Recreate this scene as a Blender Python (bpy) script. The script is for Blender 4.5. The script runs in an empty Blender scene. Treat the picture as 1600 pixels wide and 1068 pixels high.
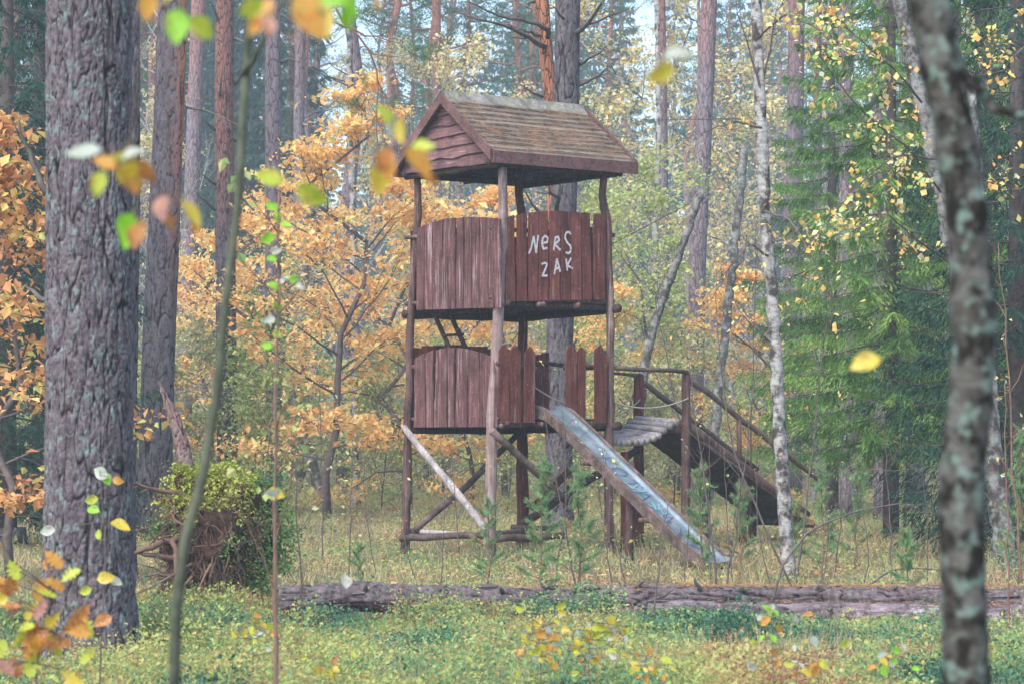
import bpy, math, random
import numpy as np
from mathutils import Vector, noise as mnoise

random.seed(7)
np.random.seed(7)
SC = bpy.context.scene
COL = SC.collection

# ------------------------------------------------------------------ camera
FPX, CH, HY = 3778.0, 1.65, 665.0          # focal length in photo pixels, eye height, horizon row
cam_d = bpy.data.cameras.new('camera')
cam = bpy.data.objects.new('camera', cam_d)
COL.objects.link(cam)
cam.location = (0, 0, CH)
cam.rotation_euler = (math.pi / 2, 0, 0)
cam_d.sensor_width = 36
cam_d.lens = FPX / 1600 * 36
cam_d.shift_y = (HY - 534) / 1600
cam_d.clip_start = 0.1
cam_d.clip_end = 2000
cam_d.dof.use_dof = True
cam_d.dof.focus_distance = 30.5
cam_d.dof.aperture_fstop = 5.6
SC.camera = cam

# ------------------------------------------------------------------ world and sun
SUN_EL, SUN_AZ = math.radians(52), math.radians(215)   # azimuth clockwise from +Y: behind the camera, to its left
w = bpy.data.worlds.new('World')
SC.world = w
w.use_nodes = True
wn, wl = w.node_tree.nodes, w.node_tree.links
wn.clear()
sky = wn.new('ShaderNodeTexSky')
sky.sky_type = 'NISHITA'
sky.sun_disc = False
sky.sun_elevation = SUN_EL
sky.sun_rotation = SUN_AZ
sky.air_density = 1.0
sky.dust_density = 2.0
sky.ozone_density = 1.0
bg = wn.new('ShaderNodeBackground')
bg.inputs[1].default_value = 0.13
wo = wn.new('ShaderNodeOutputWorld')
wl.new(sky.outputs[0], bg.inputs[0])
wl.new(bg.outputs[0], wo.inputs[0])
sun_d = bpy.data.lights.new('sun', 'SUN')
sun_d.energy = 1.3
sun_d.angle = math.radians(28)
sun_d.color = (1.0, 0.975, 0.95)
sun = bpy.data.objects.new('sun', sun_d)
COL.objects.link(sun)
sd = Vector((math.sin(SUN_AZ) * math.cos(SUN_EL), math.cos(SUN_AZ) * math.cos(SUN_EL), math.sin(SUN_EL)))
sun.rotation_euler = sd.to_track_quat('Z', 'Y').to_euler()
sun.location = sd * 60
SC.view_settings.view_transform = 'Standard'
SC.view_settings.look = 'None'
SC.view_settings.gamma = 1.0
SC.view_settings.use_curve_mapping = False
SC.view_settings.exposure = 1.66
SC.cycles.max_bounces = 6
SC.cycles.diffuse_bounces = 3
SC.cycles.glossy_bounces = 1
SC.cycles.transmission_bounces = 3
SC.cycles.volume_bounces = 1
SC.cycles.transparent_max_bounces = 4
SC.cycles.use_denoising = True
SC.cycles.caustics_reflective = False
SC.cycles.caustics_refractive = False
SC.cycles.sample_clamp_indirect = 6

# ------------------------------------------------------------------ helpers
def A(*v): return np.array(v, float)

def PX(px, py, Y):
    """point seen at photo pixel (px, py) standing at distance Y"""
    return A((px - 800) / FPX * Y, Y, CH + (HY - py) / FPX * Y)

def vn2(x, y, sc, seed=0):
    """smooth value noise 0..1 on arrays"""
    x = np.asarray(x) * sc + 1000.5; y = np.asarray(y) * sc + 1000.5
    xi = np.floor(x).astype(np.int64); yi = np.floor(y).astype(np.int64)
    fx = x - xi; fy = y - yi
    fx = fx * fx * (3 - 2 * fx); fy = fy * fy * (3 - 2 * fy)
    def h(a, b):
        n = (a * 374761393 + b * 668265263 + seed * 1274126177) & 0x7fffffff
        n = ((n ^ (n >> 13)) * 1274126177) & 0x7fffffff
        return ((n ^ (n >> 16)) & 0xffff) / 65535.0
    return (h(xi, yi) * (1 - fx) + h(xi + 1, yi) * fx) * (1 - fy) + (h(xi, yi + 1) * (1 - fx) + h(xi + 1, yi + 1) * fx) * fy

def gz(x, y):
    """height of the forest floor"""
    x = np.asarray(x, float); y = np.asarray(y, float)
    b = (vn2(x, y, .45, 3) - .5) * .10 + (vn2(x, y, 1.3, 5) - .5) * .04
    tower = np.exp(-(((x - .8) / 3.2) ** 2 + ((y - 30.5) / 3.0) ** 2))
    b = b * (1 - tower)
    b += .26 * np.exp(-(((x + 2.55) / .55) ** 2 + ((y - 20.8) / .5) ** 2))
    b += .18 * np.exp(-(((x + 2.65) / .5) ** 2 + ((y - 17.2) / .5) ** 2))
    b += .22 * np.exp(-(((x - 4.4) / .8) ** 2 + ((y - 33.7) / .8) ** 2))
    far = np.clip((y - 60) / 120, 0, 1)
    return b + far * 1.2

class MB:
    """collects polygons, then builds ONE mesh"""
    def __init__(s): s.V = []; s.L = []; s.C = []; s.R = []; s.K = []; s.n = 0
    def add(s, V, F, rnd=None, crack=None):
        V = np.asarray(V, float).reshape(-1, 3); F = np.asarray(F, np.int64)
        s.V.append(V); s.L.append((F + s.n).ravel()); s.C.append(np.full(len(F), F.shape[1], np.int64))
        s.R.append(np.full(len(F), .5) if rnd is None else (np.full(len(F), rnd) if np.isscalar(rnd) else np.asarray(rnd, float)))
        s.K.append(np.zeros(len(V)) if crack is None else np.asarray(crack, float))
        s.n += len(V)
    def mesh(s, name, mat, smooth=False):
        V = np.concatenate(s.V); L = np.concatenate(s.L); C = np.concatenate(s.C); R = np.concatenate(s.R); K = np.concatenate(s.K)
        me = bpy.data.meshes.new(name)
        me.vertices.add(len(V)); me.vertices.foreach_set('co', V.ravel())
        me.loops.add(len(L)); me.loops.foreach_set('vertex_index', L.astype(np.int32))
        me.polygons.add(len(C))
        st = np.concatenate([[0], np.cumsum(C)[:-1]]).astype(np.int32)
        me.polygons.foreach_set('loop_start', st)
        me.polygons.foreach_set('use_smooth', np.full(len(C), bool(smooth)))
        a = me.attributes.new('rnd', 'FLOAT', 'FACE'); a.data.foreach_set('value', R.astype(np.float32))
        if K.any():
            a = me.attributes.new('crack', 'FLOAT', 'POINT'); a.data.foreach_set('value', K.astype(np.float32))
        me.update(calc_edges=True)
        if mat: me.materials.append(mat)
        return me
    def build(s, name, mat, parent=None, smooth=False, loc=None):
        me = s.mesh(name, mat, smooth)
        return link(name, me, parent, loc)

def link(name, me, parent=None, loc=None, rot=None, scale=None):
    o = bpy.data.objects.new(name, me)
    COL.objects.link(o)
    if parent: o.parent = parent
    if loc is not None: o.location = loc
    if rot is not None: o.rotation_euler = rot
    if scale is not None: o.scale = scale
    return o

def tag(o, label=None, cat=None, group=None, kind=None):
    if label: o['label'] = label
    if cat: o['category'] = cat
    if group: o['group'] = group
    if kind: o['kind'] = kind
    return o

def thing(name, label, cat, loc=(0, 0, 0), group=None):
    o = bpy.data.objects.new(name, None)
    o.empty_display_size = .2
    COL.objects.link(o); o.location = loc
    return tag(o, label, cat, group)

def frames(P):
    P = np.asarray(P, float)
    T = np.gradient(P, axis=0); T /= np.linalg.norm(T, axis=1)[:, None] + 1e-9
    ref = A(0, 0, 1) if abs(T[0][2]) < .9 else A(1, 0, 0)
    n = np.cross(T[0], ref); n /= np.linalg.norm(n)
    N = []
    for t in T:
        n = n - t * np.dot(n, t); n /= np.linalg.norm(n) + 1e-9
        N.append(n.copy())
    N = np.array(N)
    return T, N, np.cross(T, N)

def tube(mb, P, R, sides=8, caps=True, rnd=None, lump=0, rng=None):
    P = np.asarray(P, float); R = np.broadcast_to(np.asarray(R, float), (len(P),))
    T, N, B = frames(P)
    a = np.arange(sides) * 2 * math.pi / sides
    rr = R[:, None] * np.ones(sides)[None]
    if lump and rng is not None:
        rr = rr * (1 + lump * rng.normal(size=rr.shape))
    V = P[:, None] + rr[..., None] * (np.cos(a)[None, :, None] * N[:, None] + np.sin(a)[None, :, None] * B[:, None])
    V = V.reshape(-1, 3)
    i = np.arange(len(P) - 1)[:, None] * sides; j = np.arange(sides)[None]; k = (j + 1) % sides
    F = np.stack([i + j, i + k, i + sides + k, i + sides + j], -1).reshape(-1, 4)
    mb.add(V, F, rnd)
    if caps:
        n0 = mb.n - len(V)
        mb.L.append(np.arange(sides)[::-1] + n0); mb.C.append(np.array([sides])); mb.R.append(np.array([.5]))
        mb.L.append(np.arange(sides) + n0 + len(V) - sides); mb.C.append(np.array([sides])); mb.R.append(np.array([.5]))

def box8(mb, c):
    """8 corners: bottom 4 (ccw), top 4"""
    mb.add(c, [(3, 2, 1, 0), (4, 5, 6, 7), (0, 1, 5, 4), (1, 2, 6, 5), (2, 3, 7, 6), (3, 0, 4, 7)])

def wob(p0, p1, n, amp, rng):
    p0 = np.asarray(p0, float); p1 = np.asarray(p1, float)
    t = np.linspace(0, 1, n)[:, None]
    P = p0 + (p1 - p0) * t
    o = rng.normal(size=(n, 3)) * amp
    o[0] *= .2; o[-1] *= .2
    return P + o

def leafquads(mb, P, size, rng, rnd, up=.5, width=.55, fold=.15):
    """diamond leaves with a folded midrib at points P"""
    n = len(P)
    if n == 0: return
    nr = rng.normal(size=(n, 3)); nr[:, 2] = np.abs(nr[:, 2]) + up; nr /= np.linalg.norm(nr, axis=1)[:, None]
    t = rng.normal(size=(n, 3)); t -= nr * (t * nr).sum(1)[:, None]; t /= np.linalg.norm(t, axis=1)[:, None]
    b = np.cross(nr, t)
    s = (size * (.45 + 1.1 * rng.random(n) ** 1.3))[:, None]
    wd = width * (.7 + .6 * rng.random(n))[:, None]
    V = np.stack([P - t * s * .5, P + b * s * wd * .5 + nr * s * fold - t * s * .08, P + t * s * .5, P - b * s * wd * .5 + nr * s * fold - t * s * .08], 1)
    mb.add(V.reshape(-1, 3), np.arange(4 * n).reshape(n, 4), rnd)

def needles(mb, P, D, L, W, rng, rnd):
    """thin triangular needles: base P, direction D"""
    n = len(P)
    if n == 0: return
    D = D / (np.linalg.norm(D, axis=1)[:, None] + 1e-9)
    s = rng.normal(size=(n, 3)); s -= D * (s * D).sum(1)[:, None]; s /= np.linalg.norm(s, axis=1)[:, None] + 1e-9
    L = np.broadcast_to(L, (n,))[:, None]; W = np.broadcast_to(W, (n,))[:, None]
    V = np.stack([P - s * W * .5, P + s * W * .5, P + D * L], 1)
    mb.add(V.reshape(-1, 3), np.arange(3 * n).reshape(n, 3), rnd)

# ------------------------------------------------------------------ materials
def newmat(name):
    m = bpy.data.materials.new(name); m.use_nodes = True
    nt = m.node_tree; nt.nodes.clear()
    out = nt.nodes.new('ShaderNodeOutputMaterial')
    return m, nt, out

def N(nt, t, **kw):
    n = nt.nodes.new(t)
    for k, v in kw.items():
        if k.startswith('i_'):
            key = k[2:]
            n.inputs[int(key) if key.isdigit() else key].default_value = v
        else: setattr(n, k, v)
    return n

def c4(c): return (c[0], c[1], c[2], 1)

def ramp(nt, src, stops):
    r = nt.nodes.new('ShaderNodeValToRGB')
    e = r.color_ramp.elements
    while len(e) > 1: e.remove(e[-1])
    e[0].position = stops[0][0]; e[0].color = c4(stops[0][1]) if len(stops[0][1]) == 3 else stops[0][1]
    for p, c in stops[1:]:
        x = e.new(p); x.color = c4(c)
    if src is not None: nt.links.new(src, r.inputs[0])
    return r.outputs[0]

def mix(nt, fac, a, b, blend='MIX'):
    m = nt.nodes.new('ShaderNodeMix'); m.data_type = 'RGBA'; m.blend_type = blend
    for s, v in ((0, fac), (6, a), (7, b)):
        if hasattr(v, 'is_output'): nt.links.new(v, m.inputs[s])
        elif s == 0: m.inputs[0].default_value = v
        else: m.inputs[s].default_value = c4(v)
    return m.outputs[2]

def math_(nt, op, a, b=None, clamp=False):
    m = nt.nodes.new('ShaderNodeMath'); m.operation = op; m.use_clamp = clamp
    for i, v in ((0, a), (1, b)):
        if v is None: continue
        if hasattr(v, 'is_output'): nt.links.new(v, m.inputs[i])
        else: m.inputs[i].default_value = v
    return m.outputs[0]

def coords(nt, scale=(1, 1, 1), rot=(0, 0, 0), kind='Object'):
    tc = nt.nodes.new('ShaderNodeTexCoord')
    mp = nt.nodes.new('ShaderNodeMapping')
    mp.inputs['Scale'].default_value = scale; mp.inputs['Rotation'].default_value = rot
    nt.links.new(tc.outputs[kind], mp.inputs[0])
    return mp.outputs[0]

def noise(nt, co, scale, detail=4, rough=.6, out=0):
    n = nt.nodes.new('ShaderNodeTexNoise')
    n.inputs['Scale'].default_value = scale; n.inputs['Detail'].default_value = detail; n.inputs['Roughness'].default_value = rough
    if co is not None: nt.links.new(co, n.inputs['Vector'])
    return n.outputs[out]

def bump(nt, h, strength, dist, nrm=None):
    b = nt.nodes.new('ShaderNodeBump'); b.inputs['Strength'].default_value = strength; b.inputs['Distance'].default_value = dist
    nt.links.new(h, b.inputs['Height'])
    if nrm is not None: nt.links.new(nrm, b.inputs['Normal'])
    return b.outputs[0]

def finish(nt, out, col, rough=.85, nrm=None, spec=.3, metal=0):
    p = nt.nodes.new('ShaderNodeBsdfPrincipled')
    if hasattr(col, 'is_output'): nt.links.new(col, p.inputs['Base Color'])
    else: p.inputs['Base Color'].default_value = c4(col)
    if hasattr(rough, 'is_output'): nt.links.new(rough, p.inputs['Roughness'])
    else: p.inputs['Roughness'].default_value = rough
    p.inputs['Specular IOR Level'].default_value = spec
    p.inputs['Metallic'].default_value = metal
    if nrm is not None: nt.links.new(nrm, p.inputs['Normal'])
    nt.links.new(p.outputs[0], out.inputs[0])
    return p

def pine_bark(name, zo=None, plate=(.052, .042, .050), plate2=(.165, .142, .160), crackc=(.018, .012, .012), orange=(.46, .17, .09), lichen=(.20, .28, .26), lich=.45, cell=9, disp=False, zw=1.6, side=False):
    """scaly pine bark; above height zo it turns orange"""
    m, nt, out = newmat(name)
    co = coords(nt, (1, 1, .27))
    dist = noise(nt, co, 5, 3, out=1)
    mv = nt.nodes.new('ShaderNodeMixRGB'); mv.inputs[0].default_value = .16
    nt.links.new(co, mv.inputs[1]); nt.links.new(dist, mv.inputs[2])
    vo = N(nt, 'ShaderNodeTexVoronoi', feature='DISTANCE_TO_EDGE'); vo.inputs['Scale'].default_value = cell * 1.3
    nt.links.new(mv.outputs[0], vo.inputs['Vector'])
    cr = math_(nt, 'MULTIPLY', vo.outputs['Distance'], 6.0, True)
    if disp:
        at = N(nt, 'ShaderNodeAttribute', attribute_name='crack')
        cr = math_(nt, 'SUBTRACT', 1.0, at.outputs['Fac'], True)
    vc = N(nt, 'ShaderNodeTexVoronoi'); vc.inputs['Scale'].default_value = cell * 2.3
    nt.links.new(mv.outputs[0], vc.inputs['Vector'])
    co2 = coords(nt, (1, 1, .5))
    n1 = noise(nt, co2, 26, 5, .75)
    base = mix(nt, ramp(nt, n1, [(.38, (0, 0, 0)), (.62, (1, 1, 1))]), plate, plate2)
    base = mix(nt, .35, base, ramp(nt, vc.outputs['Color'], [(0, (.06, .045, .046)), (.5, (.15, .12, .125)), (1, (.28, .24, .24))]))
    if zo is not None:
        tc = nt.nodes.new('ShaderNodeTexCoord'); sp = nt.nodes.new('ShaderNodeSeparateXYZ'); nt.links.new(tc.outputs['Object'], sp.inputs[0])
        z = math_(nt, 'ADD', sp.outputs[2], math_(nt, 'MULTIPLY', noise(nt, coords(nt, (1, 1, .4)), 2.2, 3), 3.0))
        f = math_(nt, 'DIVIDE', math_(nt, 'SUBTRACT', z, zo + 1.5), zw, True)
        oc = mix(nt, ramp(nt, n1, [(.35, (0, 0, 0)), (.65, (1, 1, 1))]), orange, (orange[0] * .62, orange[1] * .7, orange[2] * .95))
        if side:
            gm = nt.nodes.new('ShaderNodeNewGeometry'); sx = nt.nodes.new('ShaderNodeSeparateXYZ'); nt.links.new(gm.outputs['True Normal'], sx.inputs[0])
            sm = math_(nt, 'ADD', sx.outputs[0], math_(nt, 'MULTIPLY', noise(nt, coords(nt, (1, 1, .5)), 5, 4), .7))
            f = math_(nt, 'MULTIPLY', f, math_(nt, 'MULTIPLY', math_(nt, 'SUBTRACT', sm, .72), 2.5, True))
        base = mix(nt, math_(nt, 'MULTIPLY', f, .9), base, oc)
    ln = noise(nt, coords(nt, (1, 1, .7)), 13, 4, .7)
    base = mix(nt, math_(nt, 'MULTIPLY', ramp(nt, ln, [(.54, (0, 0, 0)), (.62, (1, 1, 1))]), lich), base, lichen)
    oi = nt.nodes.new('ShaderNodeObjectInfo')
    base = mix(nt, ramp(nt, cr, [(0, (0, 0, 0)), (.55, (1, 1, 1))]), crackc, base)
    hsv = nt.nodes.new('ShaderNodeHueSaturation'); nt.links.new(base, hsv.inputs['Color'])
    nt.links.new(math_(nt, 'ADD', math_(nt, 'MULTIPLY', oi.outputs['Random'], .35), .85), hsv.inputs['Value'])
    nb = bump(nt, cr, .5 if not disp else .15, .02)
    nb = bump(nt, n1, .55, .012, nb)
    finish(nt, out, hsv.outputs[0], .9, nb, .06)
    return m

def birch_bark(name, white=(.62, .60, .56), dark=(.06, .05, .045), amt=.5, lichen=(.30, .36, .33), lich=.3, ls=9, ds=6):
    m, nt, out = newmat(name)
    co = coords(nt, (1, 1, 5))
    n1 = noise(nt, co, 7, 4, .7)
    co2 = coords(nt, (1, 1, .8))
    n2 = noise(nt, co2, ds, 5, .7)
    m1 = ramp(nt, n1, [(.50, (0, 0, 0)), (.58, (1, 1, 1))])
    m2 = ramp(nt, n2, [(.60 - .2 * amt, (0, 0, 0)), (.66 - .12 * amt, (1, 1, 1))])
    base = mix(nt, ramp(nt, noise(nt, co2, 25, 3), [(.3, (0, 0, 0)), (.7, (1, 1, 1))]), white, tuple(x * .7 for x in white))
    base = mix(nt, math_(nt, 'MULTIPLY', m1, .55), base, tuple(x * 2.4 for x in dark))
    base = mix(nt, m2, base, dark)
    ln = noise(nt, coords(nt), ls, 4, .6)
    base = mix(nt, math_(nt, 'MULTIPLY', ramp(nt, ln, [(.53, (0, 0, 0)), (.63, (1, 1, 1))]), lich), base, lichen)
    nb = bump(nt, n2, .6, .015)
    finish(nt, out, base, .8, nb, .08)
    return m

def wood(name, a, b, worn, wornamt=.5, stretch=(34, 34, 1.8), rot=(0, 0, 0), moss=None, mossamt=0, var=.35, rough=.75):
    """stained or bare timber with grain along one axis"""
    m, nt, out = newmat(name)
    co = coords(nt, stretch, rot)
    g = noise(nt, co, 1.0, 7, .72)
    big = noise(nt, coords(nt, tuple(s * .22 for s in stretch), rot), 1.0, 5, .75)
    oi = nt.nodes.new('ShaderNodeObjectInfo')
    base = mix(nt, ramp(nt, g, [(.36, (0, 0, 0)), (.64, (1, 1, 1))]), tuple(x * .72 for x in a), b)
    wm = ramp(nt, math_(nt, 'ADD', math_(nt, 'MULTIPLY', g, .55), math_(nt, 'MULTIPLY', big, .55)), [(.68 - .14 * wornamt, (0, 0, 0)), (.76 - .10 * wornamt, (1, 1, 1))])
    base = mix(nt, math_(nt, 'MULTIPLY', wm, .8), base, worn)
    spk = noise(nt, coords(nt, (1, 1, 1)), 60, 2, .5)
    base = mix(nt, math_(nt, 'MULTIPLY', ramp(nt, spk, [(.66, (0, 0, 0)), (.70, (1, 1, 1))]), .5), base, (.45, .42, .40))
    if moss is not None:
        mn = noise(nt, coords(nt, (1, 1, 1)), 9, 6, .75)
        base = mix(nt, ramp(nt, mn, [(.58 - .3 * mossamt, (0, 0, 0)), (.68 - .25 * mossamt, (1, 1, 1))]), base, moss)
    pt = noise(nt, coords(nt, (1, 1, .7)), 4.5, 5, .7)
    base = mix(nt, .75, base, ramp(nt, pt, [(.36, (.50, .50, .50)), (.50, (.95, .93, .92)), (.64, (1.25, 1.2, 1.2))]), 'MULTIPLY')
    hsv = nt.nodes.new('ShaderNodeHueSaturation'); nt.links.new(base, hsv.inputs['Color'])
    nt.links.new(math_(nt, 'ADD', math_(nt, 'MULTIPLY', oi.outputs['Random'], var), 1 - var * .5), hsv.inputs['Value'])
    nb = bump(nt, g, .5, .006)
    finish(nt, out, hsv.outputs[0], rough, nb, .10)
    return m

def leafmat(name, stops, trans=.35, rough=.55):
    m, nt, out = newmat(name)
    at = N(nt, 'ShaderNodeAttribute', attribute_name='rnd')
    c = ramp(nt, at.outputs['Fac'], stops)
    p = nt.nodes.new('ShaderNodeBsdfPrincipled'); nt.links.new(c, p.inputs['Base Color'])
    p.inputs['Roughness'].default_value = rough; p.inputs['Specular IOR Level'].default_value = .12
    t = nt.nodes.new('ShaderNodeBsdfTranslucent'); nt.links.new(c, t.inputs[0])
    mx = nt.nodes.new('ShaderNodeMixShader'); mx.inputs[0].default_value = trans
    nt.links.new(p.outputs[0], mx.inputs[1]); nt.links.new(t.outputs[0], mx.inputs[2]); nt.links.new(mx.outputs[0], out.inputs[0])
    return m

def plain(name, col, rough=.8, var=None, sc=12):
    m, nt, out = newmat(name)
    c = col
    n = noise(nt, coords(nt), sc, 5, .7)
    if var is not None:
        c = mix(nt, ramp(nt, n, [(.35, (0, 0, 0)), (.65, (1, 1, 1))]), col, var)
    finish(nt, out, c, rough, bump(nt, n, .4, .01), .1)
    return m

M = {}
M['pine_big'] = pine_bark('pine_bark_near', disp=True, lich=.6)
M['pine_mid'] = pine_bark('pine_bark_plates', disp=True, lich=.3)
M['pine_red'] = pine_bark('pine_bark_red_top', zo=3.0, disp=True, lich=.2, zw=2.5, side=True)
M['pine_or'] = pine_bark('pine_bark_orange', zo=4.9, lich=.15, cell=16, zw=2.6, orange=(.30, .135, .095))
M['pine_orfull'] = pine_bark('pine_bark_orange_stem', zo=-2.5, lich=.05, cell=14, zw=.6, orange=(.50, .20, .09))
M['pine_far'] = pine_bark('pine_bark_far', zo=9, lich=.2, cell=12, zw=5, plate=(.18, .14, .16), plate2=(.27, .22, .245), crackc=(.06, .045, .05))  # paler than the near bark: distance mist is put into the colour
M['log_bark'] = pine_bark('fallen_log_bark', plate=(.05, .036, .038), plate2=(.16, .122, .13), crackc=(.010, .006, .006), lich=.15, disp=True)
M['birch'] = birch_bark('birch_bark', (.46, .44, .42), amt=.7, lich=.35)
M['birch_grey'] = birch_bark('birch_bark_grey', (.28, .27, .25), amt=.85, lich=.55)
M['birch_lichen'] = birch_bark('birch_bark_lichen', (.13, .128, .115), (.018, .016, .014), amt=.9, lichen=(.15, .21, .18), lich=.95, ls=26, ds=22)
M['stain'] = wood('red_brown_stain', (.120, .036, .027), (.21, .074, .057), (.42, .34, .32), .50)
M['stain_grey'] = wood('faded_brown_stain', (.095, .042, .040), (.175, .084, .082), (.42, .36, .36), .72)
M['post'] = wood('post_stain', (.095, .052, .045), (.175, .107, .095), (.34, .27, .25), .70, var=.25)
M['post_grey'] = wood('weathered_post', (.24, .165, .15), (.36, .27, .25), (.48, .42, .40), .8, var=.15)
M['greywood'] = wood('bare_grey_timber', (.32, .28, .27), (.45, .41, .40), (.56, .53, .52), .7, var=.2)
VROT = (0, 0, -math.atan2(.605, .796))
M['roof'] = wood('mossy_roof_plank', (.12, .09, .07), (.23, .18, .14), (.36, .32, .27), .6, (3, 30, 30), VROT, (.17, .14, .10), .4)
M['ridge'] = wood('ridge_plank', (.18, .165, .15), (.30, .28, .26), (.48, .46, .43), .6, (3, 40, 40), VROT, (.18, .19, .13), .4)
M['fascia'] = wood('fascia_stain', (.13, .068, .062), (.20, .11, .10), (.32, .24, .23), .35, (3, 40, 40), VROT)
M['gable'] = wood('gable_stain', (.135, .068, .066), (.215, .118, .115), (.40, .34, .33), .4, (3, 3, 50))
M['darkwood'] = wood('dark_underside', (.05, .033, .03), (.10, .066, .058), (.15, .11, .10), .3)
M['brownlog'] = wood('brown_log', (.10, .07, .06), (.17, .125, .11), (.28, .23, .21), .5, (10, 10, 10))
M['paint_white'] = plain('white_spray_paint', (.66, .65, .66), .6, (.44, .40, .40), 40)
M['paint_dark'] = plain('dark_blue_spray_paint', (.06, .08, .16), .5)
M['paint_teal'] = plain('teal_spray_paint', (.12, .30, .30), .5, (.20, .34, .38), 30)
M['rope'] = plain('rope', (.30, .28, .24), .9)
m, nt, out = newmat('slide_metal')
n1 = noise(nt, coords(nt, (1, 1, 1)), 6, 5, .7)
c = ramp(nt, n1, [(.3, (.11, .145, .165)), (.5, (.18, .225, .25)), (.7, (.31, .34, .36))])
finish(nt, out, c, .33, None, .5, .35)
M['metal'] = m
M['needlegreen'] = leafmat('pine_needles', [(0, (.035, .085, .045)), (.5, (.075, .16, .075)), (.85, (.14, .26, .11)), (1, (.30, .20, .10))], .25)
M['youngpine'] = leafmat('young_pine_needles', [(0, (.12, .22, .10)), (.5, (.26, .42, .19)), (.88, (.42, .56, .26)), (1, (.46, .30, .14))], .4)
M['spruce'] = leafmat('spruce_needles', [(0, (.026, .065, .022)), (.35, (.10, .21, .05)), (.7, (.26, .42, .10)), (1, (.40, .54, .16))], .35)
M['spruce_dark'] = leafmat('spruce_needles_dark', [(0, (.012, .032, .022)), (.6, (.03, .08, .048)), (1, (.07, .15, .08))], .2)
M['twig'] = plain('twig_bark', (.085, .065, .06), .85, (.16, .13, .12))
M['twig_brown'] = plain('brown_stem_bark', (.25, .14, .10), .8, (.14, .09, .07))
M['stem_green'] = plain('greenish_stem_bark', (.05, .06, .04), .7, (.13, .14, .10), 12)
M['deadwood'] = plain('dead_branch_wood', (.07, .06, .055), .85, (.15, .135, .12))
M['oakleaf'] = leafmat('oak_leaves_orange', [(0, (.56, .26, .09)), (.3, (.86, .46, .17)), (.6, (.92, .62, .26)), (.85, (.92, .74, .30)), (1, (.60, .62, .24))], .45)
M['oakbrown'] = leafmat('oak_leaves_brown', [(0, (.34, .15, .08)), (.45, (.62, .30, .13)), (.75, (.76, .46, .17)), (.9, (.78, .62, .2)), (1, (.44, .50, .16))], .35)
M['birchleaf'] = leafmat('birch_leaves_yellow', [(0, (.50, .34, .15)), (.3, (.68, .52, .22)), (.7, (.78, .68, .36)), (1, (.54, .60, .30))], .4)
M['mixleaf'] = leafmat('autumn_leaves_mixed', [(0, (.70, .30, .12)), (.25, (.84, .48, .14)), (.5, (.86, .68, .18)), (.7, (.80, .70, .42)), (.85, (.34, .52, .14)), (1, (.60, .68, .50))], .35)
M['greenleaf'] = leafmat('yellow_green_leaves', [(0, (.20, .32, .12)), (.4, (.38, .48, .17)), (.75, (.58, .60, .24)), (1, (.62, .44, .18))], .4)
M['brushleaf'] = leafmat('understorey_leaves', [(0, (.20, .29, .14)), (.35, (.36, .42, .19)), (.65, (.52, .48, .24)), (.85, (.50, .33, .19)), (1, (.32, .38, .28))], .35)
M['berry'] = leafmat('bilberry_leaves', [(0, (.035, .11, .07)), (.16, (.10, .25, .16)), (.32, (.18, .32, .15)), (.5, (.36, .44, .14)), (.66, (.52, .50, .18)), (.84, (.50, .34, .16)), (1, (.34, .15, .10))], .35)
M['grass'] = leafmat('dry_grass', [(0, (.26, .32, .12)), (.35, (.44, .42, .19)), (.7, (.56, .46, .27)), (1, (.46, .29, .17))], .3)
M['litterleaf'] = leafmat('fallen_leaves', [(0, (.34, .15, .08)), (.5, (.56, .30, .14)), (1, (.68, .52, .26))], .2)
M['moss'] = leafmat('moss_tufts', [(0, (.16, .20, .04)), (.5, (.34, .38, .07)), (1, (.52, .50, .14))], .2)
M['needlelitter'] = leafmat('fallen_pine_needles', [(0, (.26, .12, .06)), (.5, (.42, .22, .12)), (1, (.52, .34, .21))], .1)

# ground
m, nt, out = newmat('forest_floor')
co = coords(nt)
n1 = noise(nt, co, .8, 5, .65); n2 = noise(nt, co, 9, 6, .75); n3 = noise(nt, co, 45, 4, .7)
c = ramp(nt, n1, [(.35, (.07, .08, .03)), (.5, (.12, .105, .05)), (.65, (.17, .12, .07))])
c = mix(nt, ramp(nt, n2, [(.4, (0, 0, 0)), (.65, (1, 1, 1))]), c, (.19, .135, .08))
c = mix(nt, math_(nt, 'MULTIPLY', ramp(nt, n3, [(.5, (0, 0, 0)), (.6, (1, 1, 1))]), .6), c, (.09, .10, .045))
finish(nt, out, c, .95, bump(nt, n3, .6, .03), .15)
M['floor'] = m

# ------------------------------------------------------------------ ground sheet
gy = np.concatenate([np.linspace(-30, 10, 9)[:-1], np.arange(10, 45, .3), np.arange(45, 90, 1.0), np.array([90, 95, 100, 110, 120, 140, 160, 200, 260, 340, 450, 600])])
gx = np.concatenate([[-400, -200, -100, -60, -40, -25, -15], np.arange(-11, 11.01, .3), [15, 25, 40, 60, 100, 200, 400]])
GX, GY = np.meshgrid(gx, gy)
V = np.stack([GX, GY, gz(GX, GY)], -1).reshape(-1, 3)
nx = len(gx); i = np.arange(len(gy) - 1)[:, None] * nx; j = np.arange(nx - 1)[None]
F = np.stack([i + j, i + j + 1, i + j + nx + 1, i + j + nx], -1).reshape(-1, 4)
mb = MB(); mb.add(V, F)
g = mb.build('ground', M['floor'], smooth=True); tag(g, 'mossy forest floor', kind='structure')

# ------------------------------------------------------------------ the lookout tower
F0 = A(-.199, 30.0); UU = A(-.605, .796); VV = A(.796, .605); SIDE = 1.8
L0 = F0 + UU * SIDE; R0 = F0 + VV * SIDE; B0 = F0 + UU * SIDE + VV * SIDE

def T(a, b, z):
    p = F0 + VV * a + UU * b
    return A(p[0], p[1], z)

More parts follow.
